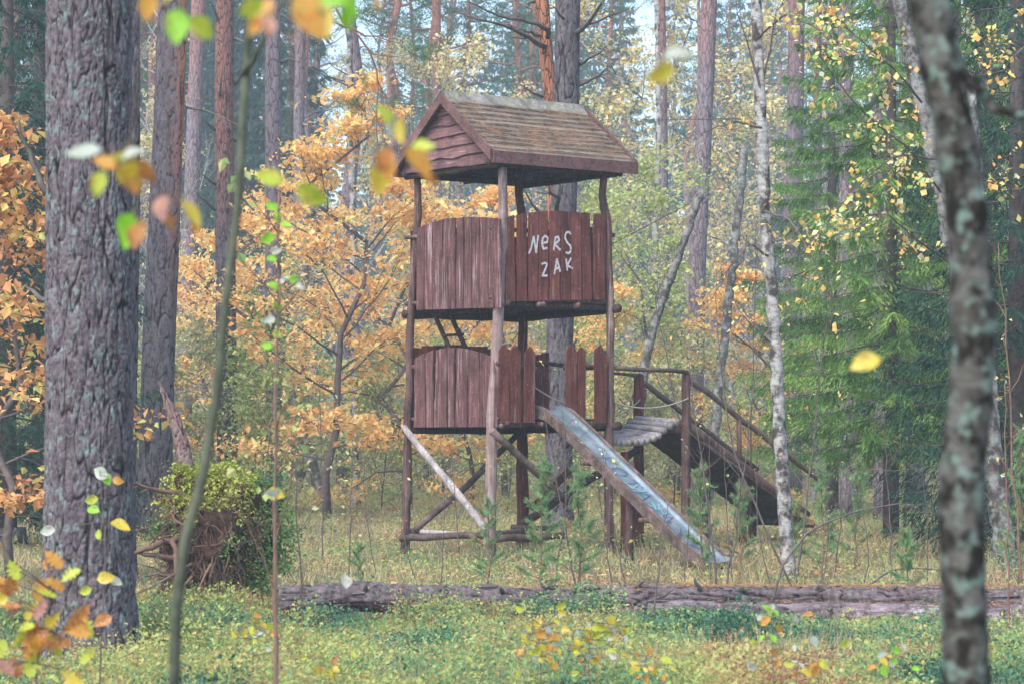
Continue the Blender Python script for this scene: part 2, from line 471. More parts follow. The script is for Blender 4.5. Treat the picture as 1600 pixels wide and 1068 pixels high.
def onface(px, py, o, d):
    """point of the vertical plane through plan point o along plan direction d, seen at the pixel"""
    q = (px - 800) / FPX
    s = (q * o[1] - o[0]) / (d[0] - q * d[1])
    p = o + d * s
    return s, CH + (HY - py) / FPX * p[1]

def zat(py, Y): return CH + (HY - py) / FPX * Y

tower = thing('lookout_tower', 'two-storey brown wooden play tower with plank parapets and mossy pitched roof', 'tower', (F0[0], F0[1], 0))
OFF = A(F0[0], F0[1], 0)
rng = np.random.default_rng(11)

def tpart(mb, name, mat, parent=None, smooth=False):
    par = parent or tower
    mb2 = mb
    o = mb2.build(name, mat, par, smooth)
    return o

def logpart(name, pts, r, mat, n=None, amp=.006, sides=10, parent=None, off=OFF, lump=.03):
    """a round log through the given points"""
    pts = [np.asarray(p, float) for p in pts]
    out_ = []
    for k in range(len(pts) - 1):
        nn = n or max(3, int(np.linalg.norm(pts[k + 1] - pts[k]) / .22))
        seg = wob(pts[k], pts[k + 1], nn, amp, rng)
        out_.append(seg if k == len(pts) - 2 else seg[:-1])
    P = np.concatenate(out_) - off
    if np.isscalar(r): r = [r, r]
    R = np.interp(np.linspace(0, 1, len(P)), np.linspace(0, 1, len(r)), r) * (1 + .04 * rng.normal(size=len(P)))
    mb = MB(); tube(mb, P, R, sides, True, None, lump, rng)
    # a couple of knots
    for _ in range(2):
        k = rng.integers(1, len(P) - 1) if len(P) > 3 else 1
        d = rng.normal(size=3); d /= np.linalg.norm(d)
        tube(mb, [P[k], P[k] + d * R[k] * 1.12], [R[k] * .38, R[k] * .22], 6, True)
    return mb.build(name, mat, parent or tower, smooth=True)

# posts
zt = 4.93
pF = [A(-.199 - .075, 30.0, -.05), PX(768, 680, 30.0), PX(779, 480, 30.0), PX(786, 380, 30.02), PX(785, 262, 30.05)]
logpart('post', pF, [.078, .074, .070, .066, .058], M['post_grey'], amp=.004)
pL = [PX(633, 872, 31.43), PX(637, 668, 31.43), PX(643, 480, 31.43), PX(652, 350, 31.43), PX(653, 330, 31.43), PX(652, 268, 31.4)]
logpart('post', pL, [.062, .058, .052, .05, .045], M['post'])
pR = [PX(951, 885, 31.09), PX(952, 668, 31.09), PX(953, 480, 31.09), PX(949, 345, 31.09), PX(941, 305, 31.09), PX(945, 262, 31.09)]
logpart('post', pR, [.066, .062, .056, .055, .05], M['post'])
pB = [PX(817, 862, 32.52), PX(816, 668, 32.52), PX(817, 480, 32.52), PX(816, 340, 32.5), PX(811, 305, 32.5), PX(810, 262, 32.45)]
logpart('post', pB, [.085, .078, .07, .066, .06], M['stain'])

def board(edges, tops, bots, o, d, nrm, mat, name='board', th=.024, rows=6, jig=.004, parent=None, top='flat', z=None):
    """one vertical plank: edges=(px0,px1) at mid height, tops/bots=(py at left, py at right)"""
    s0, z00 = onface(edges[0], bots[0], o, d); s1, z10 = onface(edges[1], bots[1], o, d)
    _, z01 = onface(edges[0], tops[0], o, d); _, z11 = onface(edges[1], tops[1], o, d)
    off_n = rng.normal() * jig; wdt0 = abs(s1 - s0)
    lean = rng.normal() * .004; yaw = rng.normal() * .006
    vs = []
    ts = list(np.linspace(0, 1, rows + 1))
    if top == 'round': ts.append(1.0); rows += 1
    el = rng.normal(size=rows + 1) * .0045; er = rng.normal(size=rows + 1) * .0045
    for face in (0, 1):
        for k, t in enumerate(ts):
            zl = z00 + (z01 - z00) * t; zr = z10 + (z11 - z10) * t
            zm = (zl + zr) / 2
            sl, sr = s0 + el[k] + lean * t * 4, s1 + er[k] + lean * t * 4
            if k == rows:
                wdt = abs(s1 - s0)
                if top == 'round': zl -= wdt * .06; zr -= wdt * .10; zm += wdt * .10; sl += wdt * .24 * np.sign(s1 - s0); sr -= wdt * .24 * np.sign(s1 - s0)
                if top == 'point': zl -= wdt * .30; zr -= wdt * .75; zm += wdt * .10
                if top == 'flat': zm += rng.normal() * .004
            if top == 'round' and k == rows - 1: zl -= wdt0 * .42; zr -= wdt0 * .50; zm -= wdt0 * .3
            for s, zz, yw in ((sl, zl, -yaw), ((sl + sr) / 2, zm, 0), (sr, zr, yaw)):
                p = o + d * s + nrm * (off_n + yw + (th if face == 0 else 0))
                vs.append(A(p[0], p[1], zz) - OFF)
    n1 = (rows + 1) * 3
    F = []
    for k in range(rows):
        for c_ in range(2):
            a = k * 3 + c_
            F.append((a, a + 1, a + 4, a + 3)); F.append((n1 + a + 1, n1 + a, n1 + a + 3, n1 + a + 4))
        a = k * 3
        F.append((n1 + a, a, a + 3, n1 + a + 3)); F.append((a + 2, n1 + a + 2, n1 + a + 5, a + 5))
    for c_ in range(2):
        F.append((c_, n1 + c_, n1 + c_ + 1, c_ + 1))
        a = rows * 3 + c_
        F.append((a, a + 1, n1 + a + 1, n1 + a))
    mb = MB(); mb.add(vs, F)
    return mb.build(name, mat, parent or tower)

nL = -VV    # outward normal of the left (gable) face
nR = -UU    # outward normal of the right face
# upper right parapet
eu = [(787.5, 805), (806.5, 822.5), (824, 839), (840.5, 855.5), (857, 873), (874, 889.5), (891, 907), (909, 922.5), (925, 944.5)]
tu = [341, 336, 332.5, 331, 330, 329.5, 331, 332.5, 334, 337, 345]
for k, e in enumerate(eu):
    e = (e[0] + .5, e[1] - .4)
    board(e, (tu[k], tu[k + 1]), (471 - k * .35, 471 - k * .35), F0 + nR * .06, VV, nR, M['stain'], jig=.003)
# upper left parapet
el_ = [654, 664.5, 678, 692, 704, 713, 726, 739, 752.5, 765, 775, 785]
tl_ = [357, 352, 347.5, 343, 341, 340.5, 339.5, 339, 339.5, 340, 341, 342]
for k in range(len(el_) - 1):
    y0 = 484 - (k * .35)
    board((el_[k] + .5, el_[k + 1] - .5), (tl_[k], tl_[k + 1]), (y0, y0), L0 + nL * .05, -UU, nL, M['stain_grey'], jig=.006)
# lower left parapet
el_ = [647, 658, 668, 680, 691, 701, 713, 733, 751, 762, 776]
tl_ = [560, 555.5, 551.5, 547, 544, 543, 543, 545.5, 550, 554, 559]
for k in range(len(el_) - 1):
    board((el_[k] + .5, el_[k + 1] - .5), (tl_[k], tl_[k + 1]), (667 - k * .1, 667 - k * .1), L0 + nL * .05, -UU, nL, M['stain_grey'], jig=.006)
# lower right parapet (open in the middle for the slide)
for e, tp, kd in (((778, 793.5), 540, 'round'), ((795, 813), 541, 'round'), ((817, 833), 543, 'round'), ((884.5, 900), 540, 'round'), ((901, 912.5), 543, 'round'), ((927.5, 946), 540, 'point')):
    board(e, (tp, tp), (660, 660), F0 + nR * .06, VV, nR, M['stain'], top=kd)
# rear parapets: left-rear face (L0 to B0) and right-rear face (B0 to R0), upper and lower
def rear(o, d, n, z0, z1, nb, mat, arch=.08, skip=()):
    w_ = SIDE / nb
    for k in range(nb):
        if k in skip: continue
        s0 = k * w_ + .008; s1 = (k + 1) * w_ - .008
        tt = z1 + arch * math.sin(math.pi * (k + .5) / nb) + rng.normal() * .008
        mb = MB(); c_ = []
        for zz in (z0, tt):
            for s, t_ in ((s0, .0), (s1, .0), (s1, .024), (s0, .024)):
                p = o + d * s + n * (t_ + .05)
                c_.append(A(p[0], p[1], zz) - OFF)
        box8(mb, c_)
        mb.build('board', mat, tower)
rear(L0, VV, UU, 3.12, 4.17, 11, M['stain'])
rear(B0, -UU, VV, 3.12, 4.17, 11, M['stain'])
rear(L0, VV, UU, 1.66, 2.66, 10, M['stain'], .05)
rear(B0, -UU, VV, 1.66, 2.60, 11, M['stain'], .05, skip=(3, 4, 5, 6, 7, 8))

# deck beams, joists, decks, parapet rails
for zz, r in ((3.10, .055), (1.60, .055)):
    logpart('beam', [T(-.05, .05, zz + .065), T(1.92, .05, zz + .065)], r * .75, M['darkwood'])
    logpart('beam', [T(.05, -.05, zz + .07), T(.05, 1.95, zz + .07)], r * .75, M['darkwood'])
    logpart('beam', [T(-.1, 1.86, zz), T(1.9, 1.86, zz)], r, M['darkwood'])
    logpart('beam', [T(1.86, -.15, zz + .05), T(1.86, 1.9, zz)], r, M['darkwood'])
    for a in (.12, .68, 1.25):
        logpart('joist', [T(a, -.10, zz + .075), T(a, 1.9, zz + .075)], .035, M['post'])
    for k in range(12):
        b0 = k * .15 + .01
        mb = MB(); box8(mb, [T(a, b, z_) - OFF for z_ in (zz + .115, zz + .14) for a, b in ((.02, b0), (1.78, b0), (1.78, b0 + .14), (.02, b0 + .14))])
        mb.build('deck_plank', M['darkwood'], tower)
for zz in (3.24, 4.10, 1.74, 2.42):
    logpart('rail', [T(-.02, 1.93, zz), T(-.02, -.08, zz)], .028, M['post'])
for zz in (3.24, 4.10):
    logpart('rail', [T(-.08, .005, zz), T(1.9, .005, zz)], .028, M['post'])
logpart('rail', [PX(776, 573, 30.04), PX(836, 575, 30.4)], .034, M['post'])
logpart('rail', [PX(882, 574, 30.72), PX(954, 573, 31.14)], .036, M['post'])
logpart('rail', [PX(776, 664, 30.04), PX(836, 661, 30.4)], .036, M['post'])
logpart('rail', [PX(882, 661, 30.72), PX(957, 663, 31.14)], .04, M['post'])
logpart('rail', [PX(817, 566, 32.5), PX(955, 576, 31.1)], .028, M['brownlog'])
# stub log ends
for px, py, Y in ((784, 476, 29.93), (843, 476, 30.3), (784, 665, 29.93)):
    logpart('joist', [PX(px, py, Y), PX(px - 12, py - 1, Y + .4)], .036, M['brownlog'])
for px, py in ((909, 672), (921, 676), (933, 680), (941, 684)):
    logpart('joist', [PX(px, py, 30.9), PX(px - 30, py - 3, 31.7)], .034, M['darkwood'])

# braces
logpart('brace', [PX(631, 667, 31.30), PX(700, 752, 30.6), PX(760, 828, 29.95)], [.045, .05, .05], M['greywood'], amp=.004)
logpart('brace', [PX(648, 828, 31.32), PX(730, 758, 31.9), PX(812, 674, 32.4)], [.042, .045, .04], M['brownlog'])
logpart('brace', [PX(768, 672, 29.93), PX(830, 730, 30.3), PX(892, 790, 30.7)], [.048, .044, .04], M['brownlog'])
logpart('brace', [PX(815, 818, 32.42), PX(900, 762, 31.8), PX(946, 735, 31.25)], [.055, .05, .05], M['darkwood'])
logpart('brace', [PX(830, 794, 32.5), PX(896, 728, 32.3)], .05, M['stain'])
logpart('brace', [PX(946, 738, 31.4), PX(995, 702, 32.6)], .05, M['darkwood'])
# base logs
logpart('sill_log', [PX(626, 841, 31.3), PX(764, 834, 29.95)], .045, M['brownlog'])
logpart('sill_log', [PX(640, 828, 31.55), PX(764, 838, 30.3)], .035, M['greywood'])
logpart('sill_log', [PX(770, 842, 30.0), PX(880, 836, 30.75)], .05, M['brownlog'])
logpart('sill_log', [PX(768, 833, 30.2), PX(822, 829, 31.2)], .042, M['brownlog'])
logpart('sill_log', [PX(800, 822, 31.4), PX(862, 825, 31.7)], .035, M['brownlog'])

# ladder between the decks
lad = thing('ladder', None, None); lad.parent = tower
for k in ('label', 'category'):
    if k in lad: del lad[k]
for x0 in (673, 698):
    logpart('ladder_rail', [PX(x0, 478, 31.3), PX(x0 + 82, 658, 31.3)], .031, M['darkwood'], parent=lad)
for k, py in enumerate((492, 524, 557, 590, 623)):
    xx = 673 + (py - 478) * .455
    logpart('rung', [PX(xx - 3, py, 31.26), PX(xx + 31, py - 2, 31.26)], .019, M['darkwood'], parent=lad)

# white sprayed letters on the upper right parapet
def strokes(name, polys, o, d, n, out_, width, mat, parent, off, label=None, gaps=None, close=None):
    mb = MB(); cnt = 0
    for poly in polys:
        pp = []
        for a, b in zip(poly[:-1], poly[1:]):
            k = max(2, int(math.hypot(b[0] - a[0], b[1] - a[1]) / .8))
            for t in range(k): pp.append((a[0] + (b[0] - a[0]) * t / k, a[1] + (b[1] - a[1]) * t / k))
        pp.append(poly[-1])
        sz = np.array([onface(x, y, o, d) for x, y in pp])
        for i_ in range(len(sz) - 1):
            if gaps and any(g0 < (pp[i_][0] + pp[i_ + 1][0]) / 2 < g1 for g0, g1 in gaps): continue
            dv = sz[i_ + 1] - sz[i_]; ln = np.linalg.norm(dv) + 1e-9; t_ = dv / ln; nn = A(-t_[1], t_[0])
            wv_ = width; width = wv_ * (.72 + .5 * vn2(np.array([i_ * 1.0 + cnt]), np.array([width * 900]), .35, 5)[0])
            a = sz[i_] - t_ * width * .18; b = sz[i_ + 1] + t_ * width * .18
            q = []
            jj = rng.normal() * .0004
            for s, z_ in (a - nn * width / 2, b - nn * width / 2, b + nn * width / 2, a + nn * width / 2):
                p = o + d * s + n * (out_ + jj + i_ * .00002); q.append(A(p[0], p[1], z_) - off)
            width = wv_
            mb.add(q, [(0, 1, 2, 3)]); cnt += 1
    ob = mb.build(name, mat, parent)
    if label: ob['label'] = label
    return ob

def c2(pts): return [(600 + .2625 * x, 310 + .2625 * y) for x, y in pts]
gaps = [(eu[k][1], eu[k + 1][0]) for k in range(len(eu) - 1)]
LET = {
 'N': [c2([(852, 332), (866, 300), (882, 228), (888, 270), (897, 325), (901, 280), (908, 222)])],
 'e': [c2([(934, 268), (962, 262), (966, 235), (950, 224), (936, 238), (931, 272), (940, 302), (962, 296)])],
 'R': [c2([(1000, 312), (1006, 270), (1012, 232), (1028, 230), (1034, 250), (1006, 275), (1022, 290), (1040, 308)])],
 'S': [c2([(1102, 215), (1092, 200), (1074, 206), (1068, 235), (1080, 262), (1100, 285), (1104, 312), (1090, 330), (1074, 322)])],
 'Z': [c2([(930, 392), (950, 384), (962, 392), (950, 425), (934, 462), (962, 460)])],
 'A': [c2([(1005, 452), (1014, 400), (1020, 362), (1030, 400), (1042, 446)]), c2([(1010, 420), (1036, 414)])],
 'K': [c2([(1075, 362), (1079, 400), (1082, 430)]), c2([(1106, 350), (1094, 378), (1080, 398), (1096, 408), (1114, 418)])],
}
OUTW = .024 + .007
for ch, pol in LET.items():
    strokes('painted_letter', pol, F0 + nR * .06, VV, nR, OUTW, .026, M['paint_white'], tower, OFF, 'white spray-painted letter ' + ch, gaps)

# --- roof: b runs across the gable (ridge at .875), a along the ridge
BM = .875; ZR, ZE = 5.80, 5.02; B_FR, B_BK = -.17, 1.92; A0, A1 = -.2, 2.11
for side, be in ((0, B_FR), (1, B_BK)):
    nP = 11
    for k in range(nP):
        t0 = k / nP; t1 = (k + 1) / nP + .045
        lift0, lift1 = .0, .042
        mb = MB(); vs = []; m_ = 9
        nsl = A(0, 0, 1)
        edge = rng.normal(size=m_) * .008; eo = rng.normal(size=m_) * .004
        a_ = np.linspace(A0 + .03 + rng.normal() * .01, A1 - .03 + rng.normal() * .012, m_)
        for i_ in range(m_):
            for t, lf in ((t0, lift0), (t1 + edge[i_], lift1 + eo[i_]), (t1 + edge[i_], lift1 - .024), (t0, lift0 - .02)):
                t = min(t, 1.035)
                vs.append(T(a_[i_], BM + (be - BM) * t, ZR + (ZE - ZR) * t + lf) - OFF)
        F_ = []
        for i_ in range(m_ - 1):
            for c_ in range(4):
                a = i_ * 4 + c_; b = i_ * 4 + (c_ + 1) % 4
                F_.append((a, b, b + 4, a + 4))
        F_.append((3, 2, 1, 0)); F_.append(tuple((m_ - 1) * 4 + c_ for c_ in range(4)))
        mb.add(vs, F_); mb.build('roof_plank', M['roof'], tower)
for s_ in (-1, 1):
    mb = MB(); vs = []
    for a in (A0 + .02, A1 - .02):
        for t, zz in ((0, .055), (.10, -.012), (.10, -.035), (0, .03)):
            be = B_FR if s_ < 0 else B_BK
            vs.append(T(a, BM + (be - BM) * t, ZR + (ZE - ZR) * t + zz + .035) - OFF)
    mb.add(vs, [(0, 1, 5, 4), (1, 2, 6, 5), (2, 3, 7, 6), (3, 0, 4, 7), (3, 2, 1, 0), (4, 5, 6, 7)])
    mb.build('ridge_plank', M['ridge'], tower)
# needle litter and moss on the planks
mb = MB(); nn_ = 16000
aa = A0 + .05 + (A1 - A0 - .1) * rng.random(nn_); tt = rng.random(nn_) ** .8 * .98
den = vn2(aa, tt * 1.3, 3.2, 9) * .6 + vn2(aa, tt * 1.3, 9, 12) * .4
kp = rng.random(nn_) < np.clip((den - .34) * 2.4, .15, .85)
aa, tt = aa[kp], tt[kp]
Pn = np.stack([F0[0] + VV[0] * aa + UU[0] * (BM + (B_FR - BM) * tt), F0[1] + VV[1] * aa + UU[1] * (BM + (B_FR - BM) * tt), ZR + (ZE - ZR) * tt + .008 + .030 * ((tt * 11) % 1) + rng.random(len(aa)) * .012], -1) - OFF
Dn = rng.normal(size=Pn.shape); dz = np.array([UU[0] * (B_FR - BM), UU[1] * (B_FR - BM), ZE - ZR]); dz /= np.linalg.norm(dz)
vv3 = A(VV[0], VV[1], 0)
ang = rng.random(len(aa)) * 6.28
Dn = np.cos(ang)[:, None] * vv3 + np.sin(ang)[:, None] * dz + A(0, 0, .12)
needles(mb, Pn, Dn, .055, .0045, rng, rng.random(len(Pn)))
o = mb.build('needle_litter', M['needlelitter'], tower); tag(o, kind='stuff')
# barge boards and eaves boards
def slab(name, p, q, wd, th, mat, nrm, up=A(0, 0, 1)):
    """board from p to q, width along up (downwards), thickness along nrm"""
    mb = MB(); n3 = A(nrm[0], nrm[1], 0)
    c_ = []
    for w_ in (-wd, 0):
        for e, t_ in ((p, th), (q, th), (q, 0), (p, 0)):
            c_.append(e + up * w_ + n3 * t_ - OFF)
    box8(mb, c_); return mb.build(name, mat, tower)
for a_, nrm in ((A0, -VV), (A1, VV)):
    slab('barge_board', T(a_, BM + .0015, ZR + .065), T(a_, B_FR - .012, ZE + .045), .145, .028, M['fascia'], nrm)
    slab('barge_board', T(a_, BM - .0015, ZR + .065), T(a_, B_BK + .012, ZE + .045), .145, .028, M['fascia'], nrm)
slab('eaves_board', T(A0 + .002, B_FR - .03, ZE + .012), T(A1 + .01, B_FR - .03, ZE + .012), .15, .028, M['fascia'], -UU)
slab('eaves_board', T(A0 + .002, B_BK + .03, ZE + .012), T(A1 - .002, B_BK + .03, ZE + .012), .15, .028, M['fascia'], UU)
# gable boards: horizontal, wavy lower edge, each lapping the one below
for a_, sg in ((A0 + .10, -1), (A1 - .30, 1)):
    nG = 6; zb0 = 4.93
    for k in range(nG):
        z0 = zb0 + k * .135 - .02; z1 = z0 + .155
        def halfw(z): return max(.02, 1.03 * (ZR - .02 - z) / (ZR - ZE) * 1.0)
        m_ = 8; vs = []
        h0 = min(halfw(z0), 1.0); h1 = min(halfw(z1), 1.0)
        if z1 > ZR - .03: z1 = ZR - .03; h1 = .02
        for i_ in range(m_):
            t = i_ / (m_ - 1) * 2 - 1
            wz = rng.normal() * .010
            for hh, zz, oo in ((h0, z0 + wz, .034), (h1, z1, .004), (h1, z1, -.012), (h0, z0 + wz, .016)):
                vs.append(T(a_ + sg * oo, BM + t * hh, zz) - OFF)
        F_ = []
        for i_ in range(m_ - 1):
            for c_ in range(4):
                a = i_ * 4 + c_; b = i_ * 4 + (c_ + 1) % 4
                F_.append((a, b, b + 4, a + 4))
        F_.append((3, 2, 1, 0)); F_.append(tuple((m_ - 1) * 4 + c_ for c_ in range(4)))
        mb = MB(); mb.add(vs, F_); mb.build('gable_board', M['gable'], tower)
# eaves beams under the roof
logpart('beam', [T(-.15, -.02, 4.91), T(2.0, -.02, 4.91)], .045, M['darkwood'])
logpart('beam', [T(-.15, 1.82, 4.91), T(2.0, 1.82, 4.91)], .045, M['darkwood'])
for a in (-.05, .9, 1.85):
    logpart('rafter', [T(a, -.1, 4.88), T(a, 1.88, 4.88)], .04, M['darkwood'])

# ------------------------------------------------------------------ slide
sl = thing('slide', 'metal slide with log sides and sprayed graffiti running down from the tower', 'slide', (T(.86, 0, 0)[0], T(.86, 0, 0)[1], 0))
SO = A(sl.location[0], sl.location[1], 0)
def SP(k, a, h):
    """k metres out along the slide, a across, h above its bed"""
    zb = np.interp(k, [-.12, .05, .35, 2.75, 3.05, 3.3], [1.86, 1.86, 1.70, .25, .09, .07])
    return T(.86 + a, -k, zb + h)
ks = np.concatenate([[-.12, .05, .2], np.linspace(.35, 2.75, 10), [2.9, 3.05, 3.16]])
mb = MB(); vs = []
prof = [(-.168, .05), (-.16, .0), (-.09, -.006), (0, -.008), (.09, -.006), (.16, .0), (.168, .05)]
for k in ks:
    for a, h in prof: vs.append(SP(k, a, h) - SO)
m_ = len(prof); i = np.arange(len(ks) - 1)[:, None] * m_; j = np.arange(m_ - 1)[None]
mb.add(vs, np.stack([i + j, i + j + 1, i + j + m_ + 1, i + j + m_], -1).reshape(-1, 4))
mb.build('chute', M['metal'], sl, smooth=True)
for a0, a1 in ((-.222, -.172), (.172, .222)):
    mb = MB(); vs = []
    kk = np.linspace(-.08, 3.12, 13)
    for k in kk:
        wv = rng.normal() * .006
        hb, ht = -.075 + wv, .075 + rng.normal() * .005
        for a, h in ((a0, hb), (a1, hb), (a1 + .0, ht - .012), ((a0 + a1) / 2, ht), (a0, ht - .012)):
            vs.append(SP(k, a, h) - SO)
    i = np.arange(len(kk) - 1)[:, None] * 5; j = np.arange(5)[None]; jj = (j + 1) % 5
    mb.add(vs, np.stack([i + j, i + jj, i + 5 + jj, i + 5 + j], -1).reshape(-1, 4))
    mb.L.append(np.arange(5)[::-1]); mb.C.append(np.array([5])); mb.R.append(np.array([.5]))
    mb.L.append(np.arange(5) + (len(kk) - 1) * 5); mb.C.append(np.array([5])); mb.R.append(np.array([.5]))
    mb.build('side_rail', M['brownlog'], sl)
for k in (1.0, 2.1):
    logpart('cross_bar', [SP(k, -.3, -.11), SP(k, .3, -.11)], .035, M['post'], parent=sl, off=SO)
pz = SP(1.55, 0, -.12)
logpart('support_post', [A(pz[0], pz[1], -.05), pz], .055, M['post'], parent=sl, off=SO)
# graffiti on the bed: drawn in (along, across) metres
def bed(polys, wd, mat, name='painted_letter', label=None, h=.004):
    mb = MB()
    for poly in polys:
        poly = [A(*p) for p in poly]
        for n_, (a, b) in enumerate(zip(poly[:-1], poly[1:])):
            dv = b - a; ln = np.linalg.norm(dv) + 1e-9; t = dv / ln; nn = A(-t[1], t[0])
            a2 = a - t * wd * .2; b2 = b + t * wd * .2
            q = []
            for p in (a2 - nn * wd / 2, b2 - nn * wd / 2, b2 + nn * wd / 2, a2 + nn * wd / 2):
                q.append(SP(p[0], p[1], h + n_ * .0004) - SO)
            mb.add(q, [(0, 1, 2, 3)])
    o = mb.build(name, mat, sl)
    if label: o['label'] = label
    return o
bed([[(1.08, -.09), (1.08, .09)], [(1.21, .09), (1.09, .0), (1.21, -.09)]], .012, M['paint_dark'], label='dark sprayed letter K')
bed([[(1.36 + .08 * math.cos(t), .0 + .10 * math.sin(t)) for t in np.linspace(0, 6.3, 12)]], .012, M['paint_dark'], label='dark sprayed letter O')
bed([[(1.50, .10), (1.68, .10)], [(1.59, .1), (1.59, -.09)]], .012, M['paint_dark'], label='dark sprayed letter T')
bed([[(1.73, -.11), (1.82, .10), (1.91, -.11)], [(1.77, -.03), (1.87, -.03)]], .012, M['paint_dark'], label='dark sprayed letter A')
for k0, mt in ((1.55, 'paint_teal'), (1.95, 'paint_teal')):
    bed([[(k0 + rng.random() * .22, rng.random() * .26 - .13) for _ in range(9)]], .016, M[mt], 'graffiti_scrawl', h=.0028)
for k0 in (2.15, 2.4, 2.65, 2.9):
    bed([[(k0 + rng.random() * .2, rng.random() * .26 - .13) for _ in range(7)]], .009, M['paint_dark'], 'graffiti_scrawl')

# ------------------------------------------------------------------ log bridge and ramp behind it
wk = thing('walkway', 'sagging log footbridge leading to a railed plank ramp right of the tower', 'walkway', (R0[0] + VV[0], R0[1] + VV[1], 0))
WO = A(wk.location[0], wk.location[1], 0)
def W(s, b, z):
    p = R0 + VV * s + UU * b
    return A(p[0], p[1], z)
def wl_(name, pts, r, mat, **k): return logpart(name, pts, r, mat, parent=wk, off=WO, **k)
nzs = np.interp(np.linspace(.10, 1.2, 12), [.1, .3, .65, .9, 1.05, 1.2], [1.44, 1.425, 1.44, 1.52, 1.62, 1.70])
for k, s in enumerate(np.linspace(.10, 1.2, 12)):
    wl_('deck_log', [W(s, .02 + rng.normal() * .01, nzs[k]), W(s + .01, .88, nzs[k] + .10 - .05 * (k / 11))], .045, M['greywood'], n=4, amp=.003, lump=.02)
wl_('post', [PX(1072, 868, 31.88), PX(1072, 578, 31.88)], .062, M['post'])
wl_('post', [PX(999, 862, 32.67), PX(998, 584, 32.67)], .07, M['stain'])
wl_('post', [PX(975, 866, 31.5), PX(976, 705, 31.5)], .055, M['stain'])
wl_('handrail', [PX(956, 574, 31.1), PX(1074, 581, 31.82)], .028, M['brownlog'])
wl_('handrail', [PX(956, 583, 31.7), PX(1001, 585, 32.6)], .022, M['brownlog'])
def RV(k, b, z): return W(1.3 + k, b, z)
def zr_(k): return 1.74 - .57 * k
KE = 2.25
wl_('handrail', [RV(0, 0, 2.32), RV(KE + .45, 0, 2.32 - .57 * (KE + .45))], [.04, .036], M['brownlog'])
wl_('handrail', [RV(0, 1, 2.32), RV(KE, 1, 2.32 - .57 * KE)], [.038, .034], M['brownlog'])
wl_('stringer', [RV(-.03, 0, zr_(0) - .03), RV(KE, 0, zr_(KE) - .03)], [.06, .055], M['post'])
wl_('stringer', [RV(-.1, 1, zr_(0) - .03), RV(KE, 1, zr_(KE) - .03)], [.06, .055], M['post'])
for k in range(13):
    kk = .06 + k * .168
    mb = MB(); zz = zr_(kk)
    box8(mb, [RV(kk_, b, z_) - WO for dz_ in (-.15, .0) for kk_, b, z_ in ((kk, -.04, zr_(kk) + dz_), (kk + .155, -.03, zr_(kk + .155) + dz_ + rng.normal() * .01), (kk + .155, 1.04, zr_(kk + .155) + dz_), (kk, 1.03, zr_(kk) + dz_ + rng.normal() * .01))])
    mb.build('ramp_plank', M['darkwood'], wk)
for kk, b in ((.98, 0), (.98, 1)):
    wl_('baluster', [RV(kk, b, zr_(kk) - .05), RV(kk, b, 2.30 - .57 * kk)], .035, M['post'])
for kk, b in ((1.15, .1), (1.2, .9), (2.1, .05), (2.1, .95)):
    p = RV(kk, b, 0); wl_('prop', [A(p[0], p[1], -.06), RV(kk, b, zr_(kk) - .12)], .06, M['darkwood'])
wl_('sill_log', [RV(KE - .05, -.15, zr_(KE) - .14), RV(KE - .05, 1.15, zr_(KE) - .14)], .06, M['darkwood'])
def sag(p, q, s, n=9):
    t = np.linspace(0, 1, n)[:, None]
    P = p + (q - p) * t; P[:, 2] -= 4 * s * (t[:, 0] * (1 - t[:, 0])); return P
for p, q, s in ((PX(958, 628, 31.1), PX(1075, 622, 31.82), .10), (PX(958, 650, 31.6), PX(1000, 624, 32.6), .04), (PX(836, 605, 30.5), PX(884, 630, 30.8), .02)):
    mb = MB(); tube(mb, sag(p, q, s) - WO, .011, 5); mb.build('rope', M['rope'], wk)

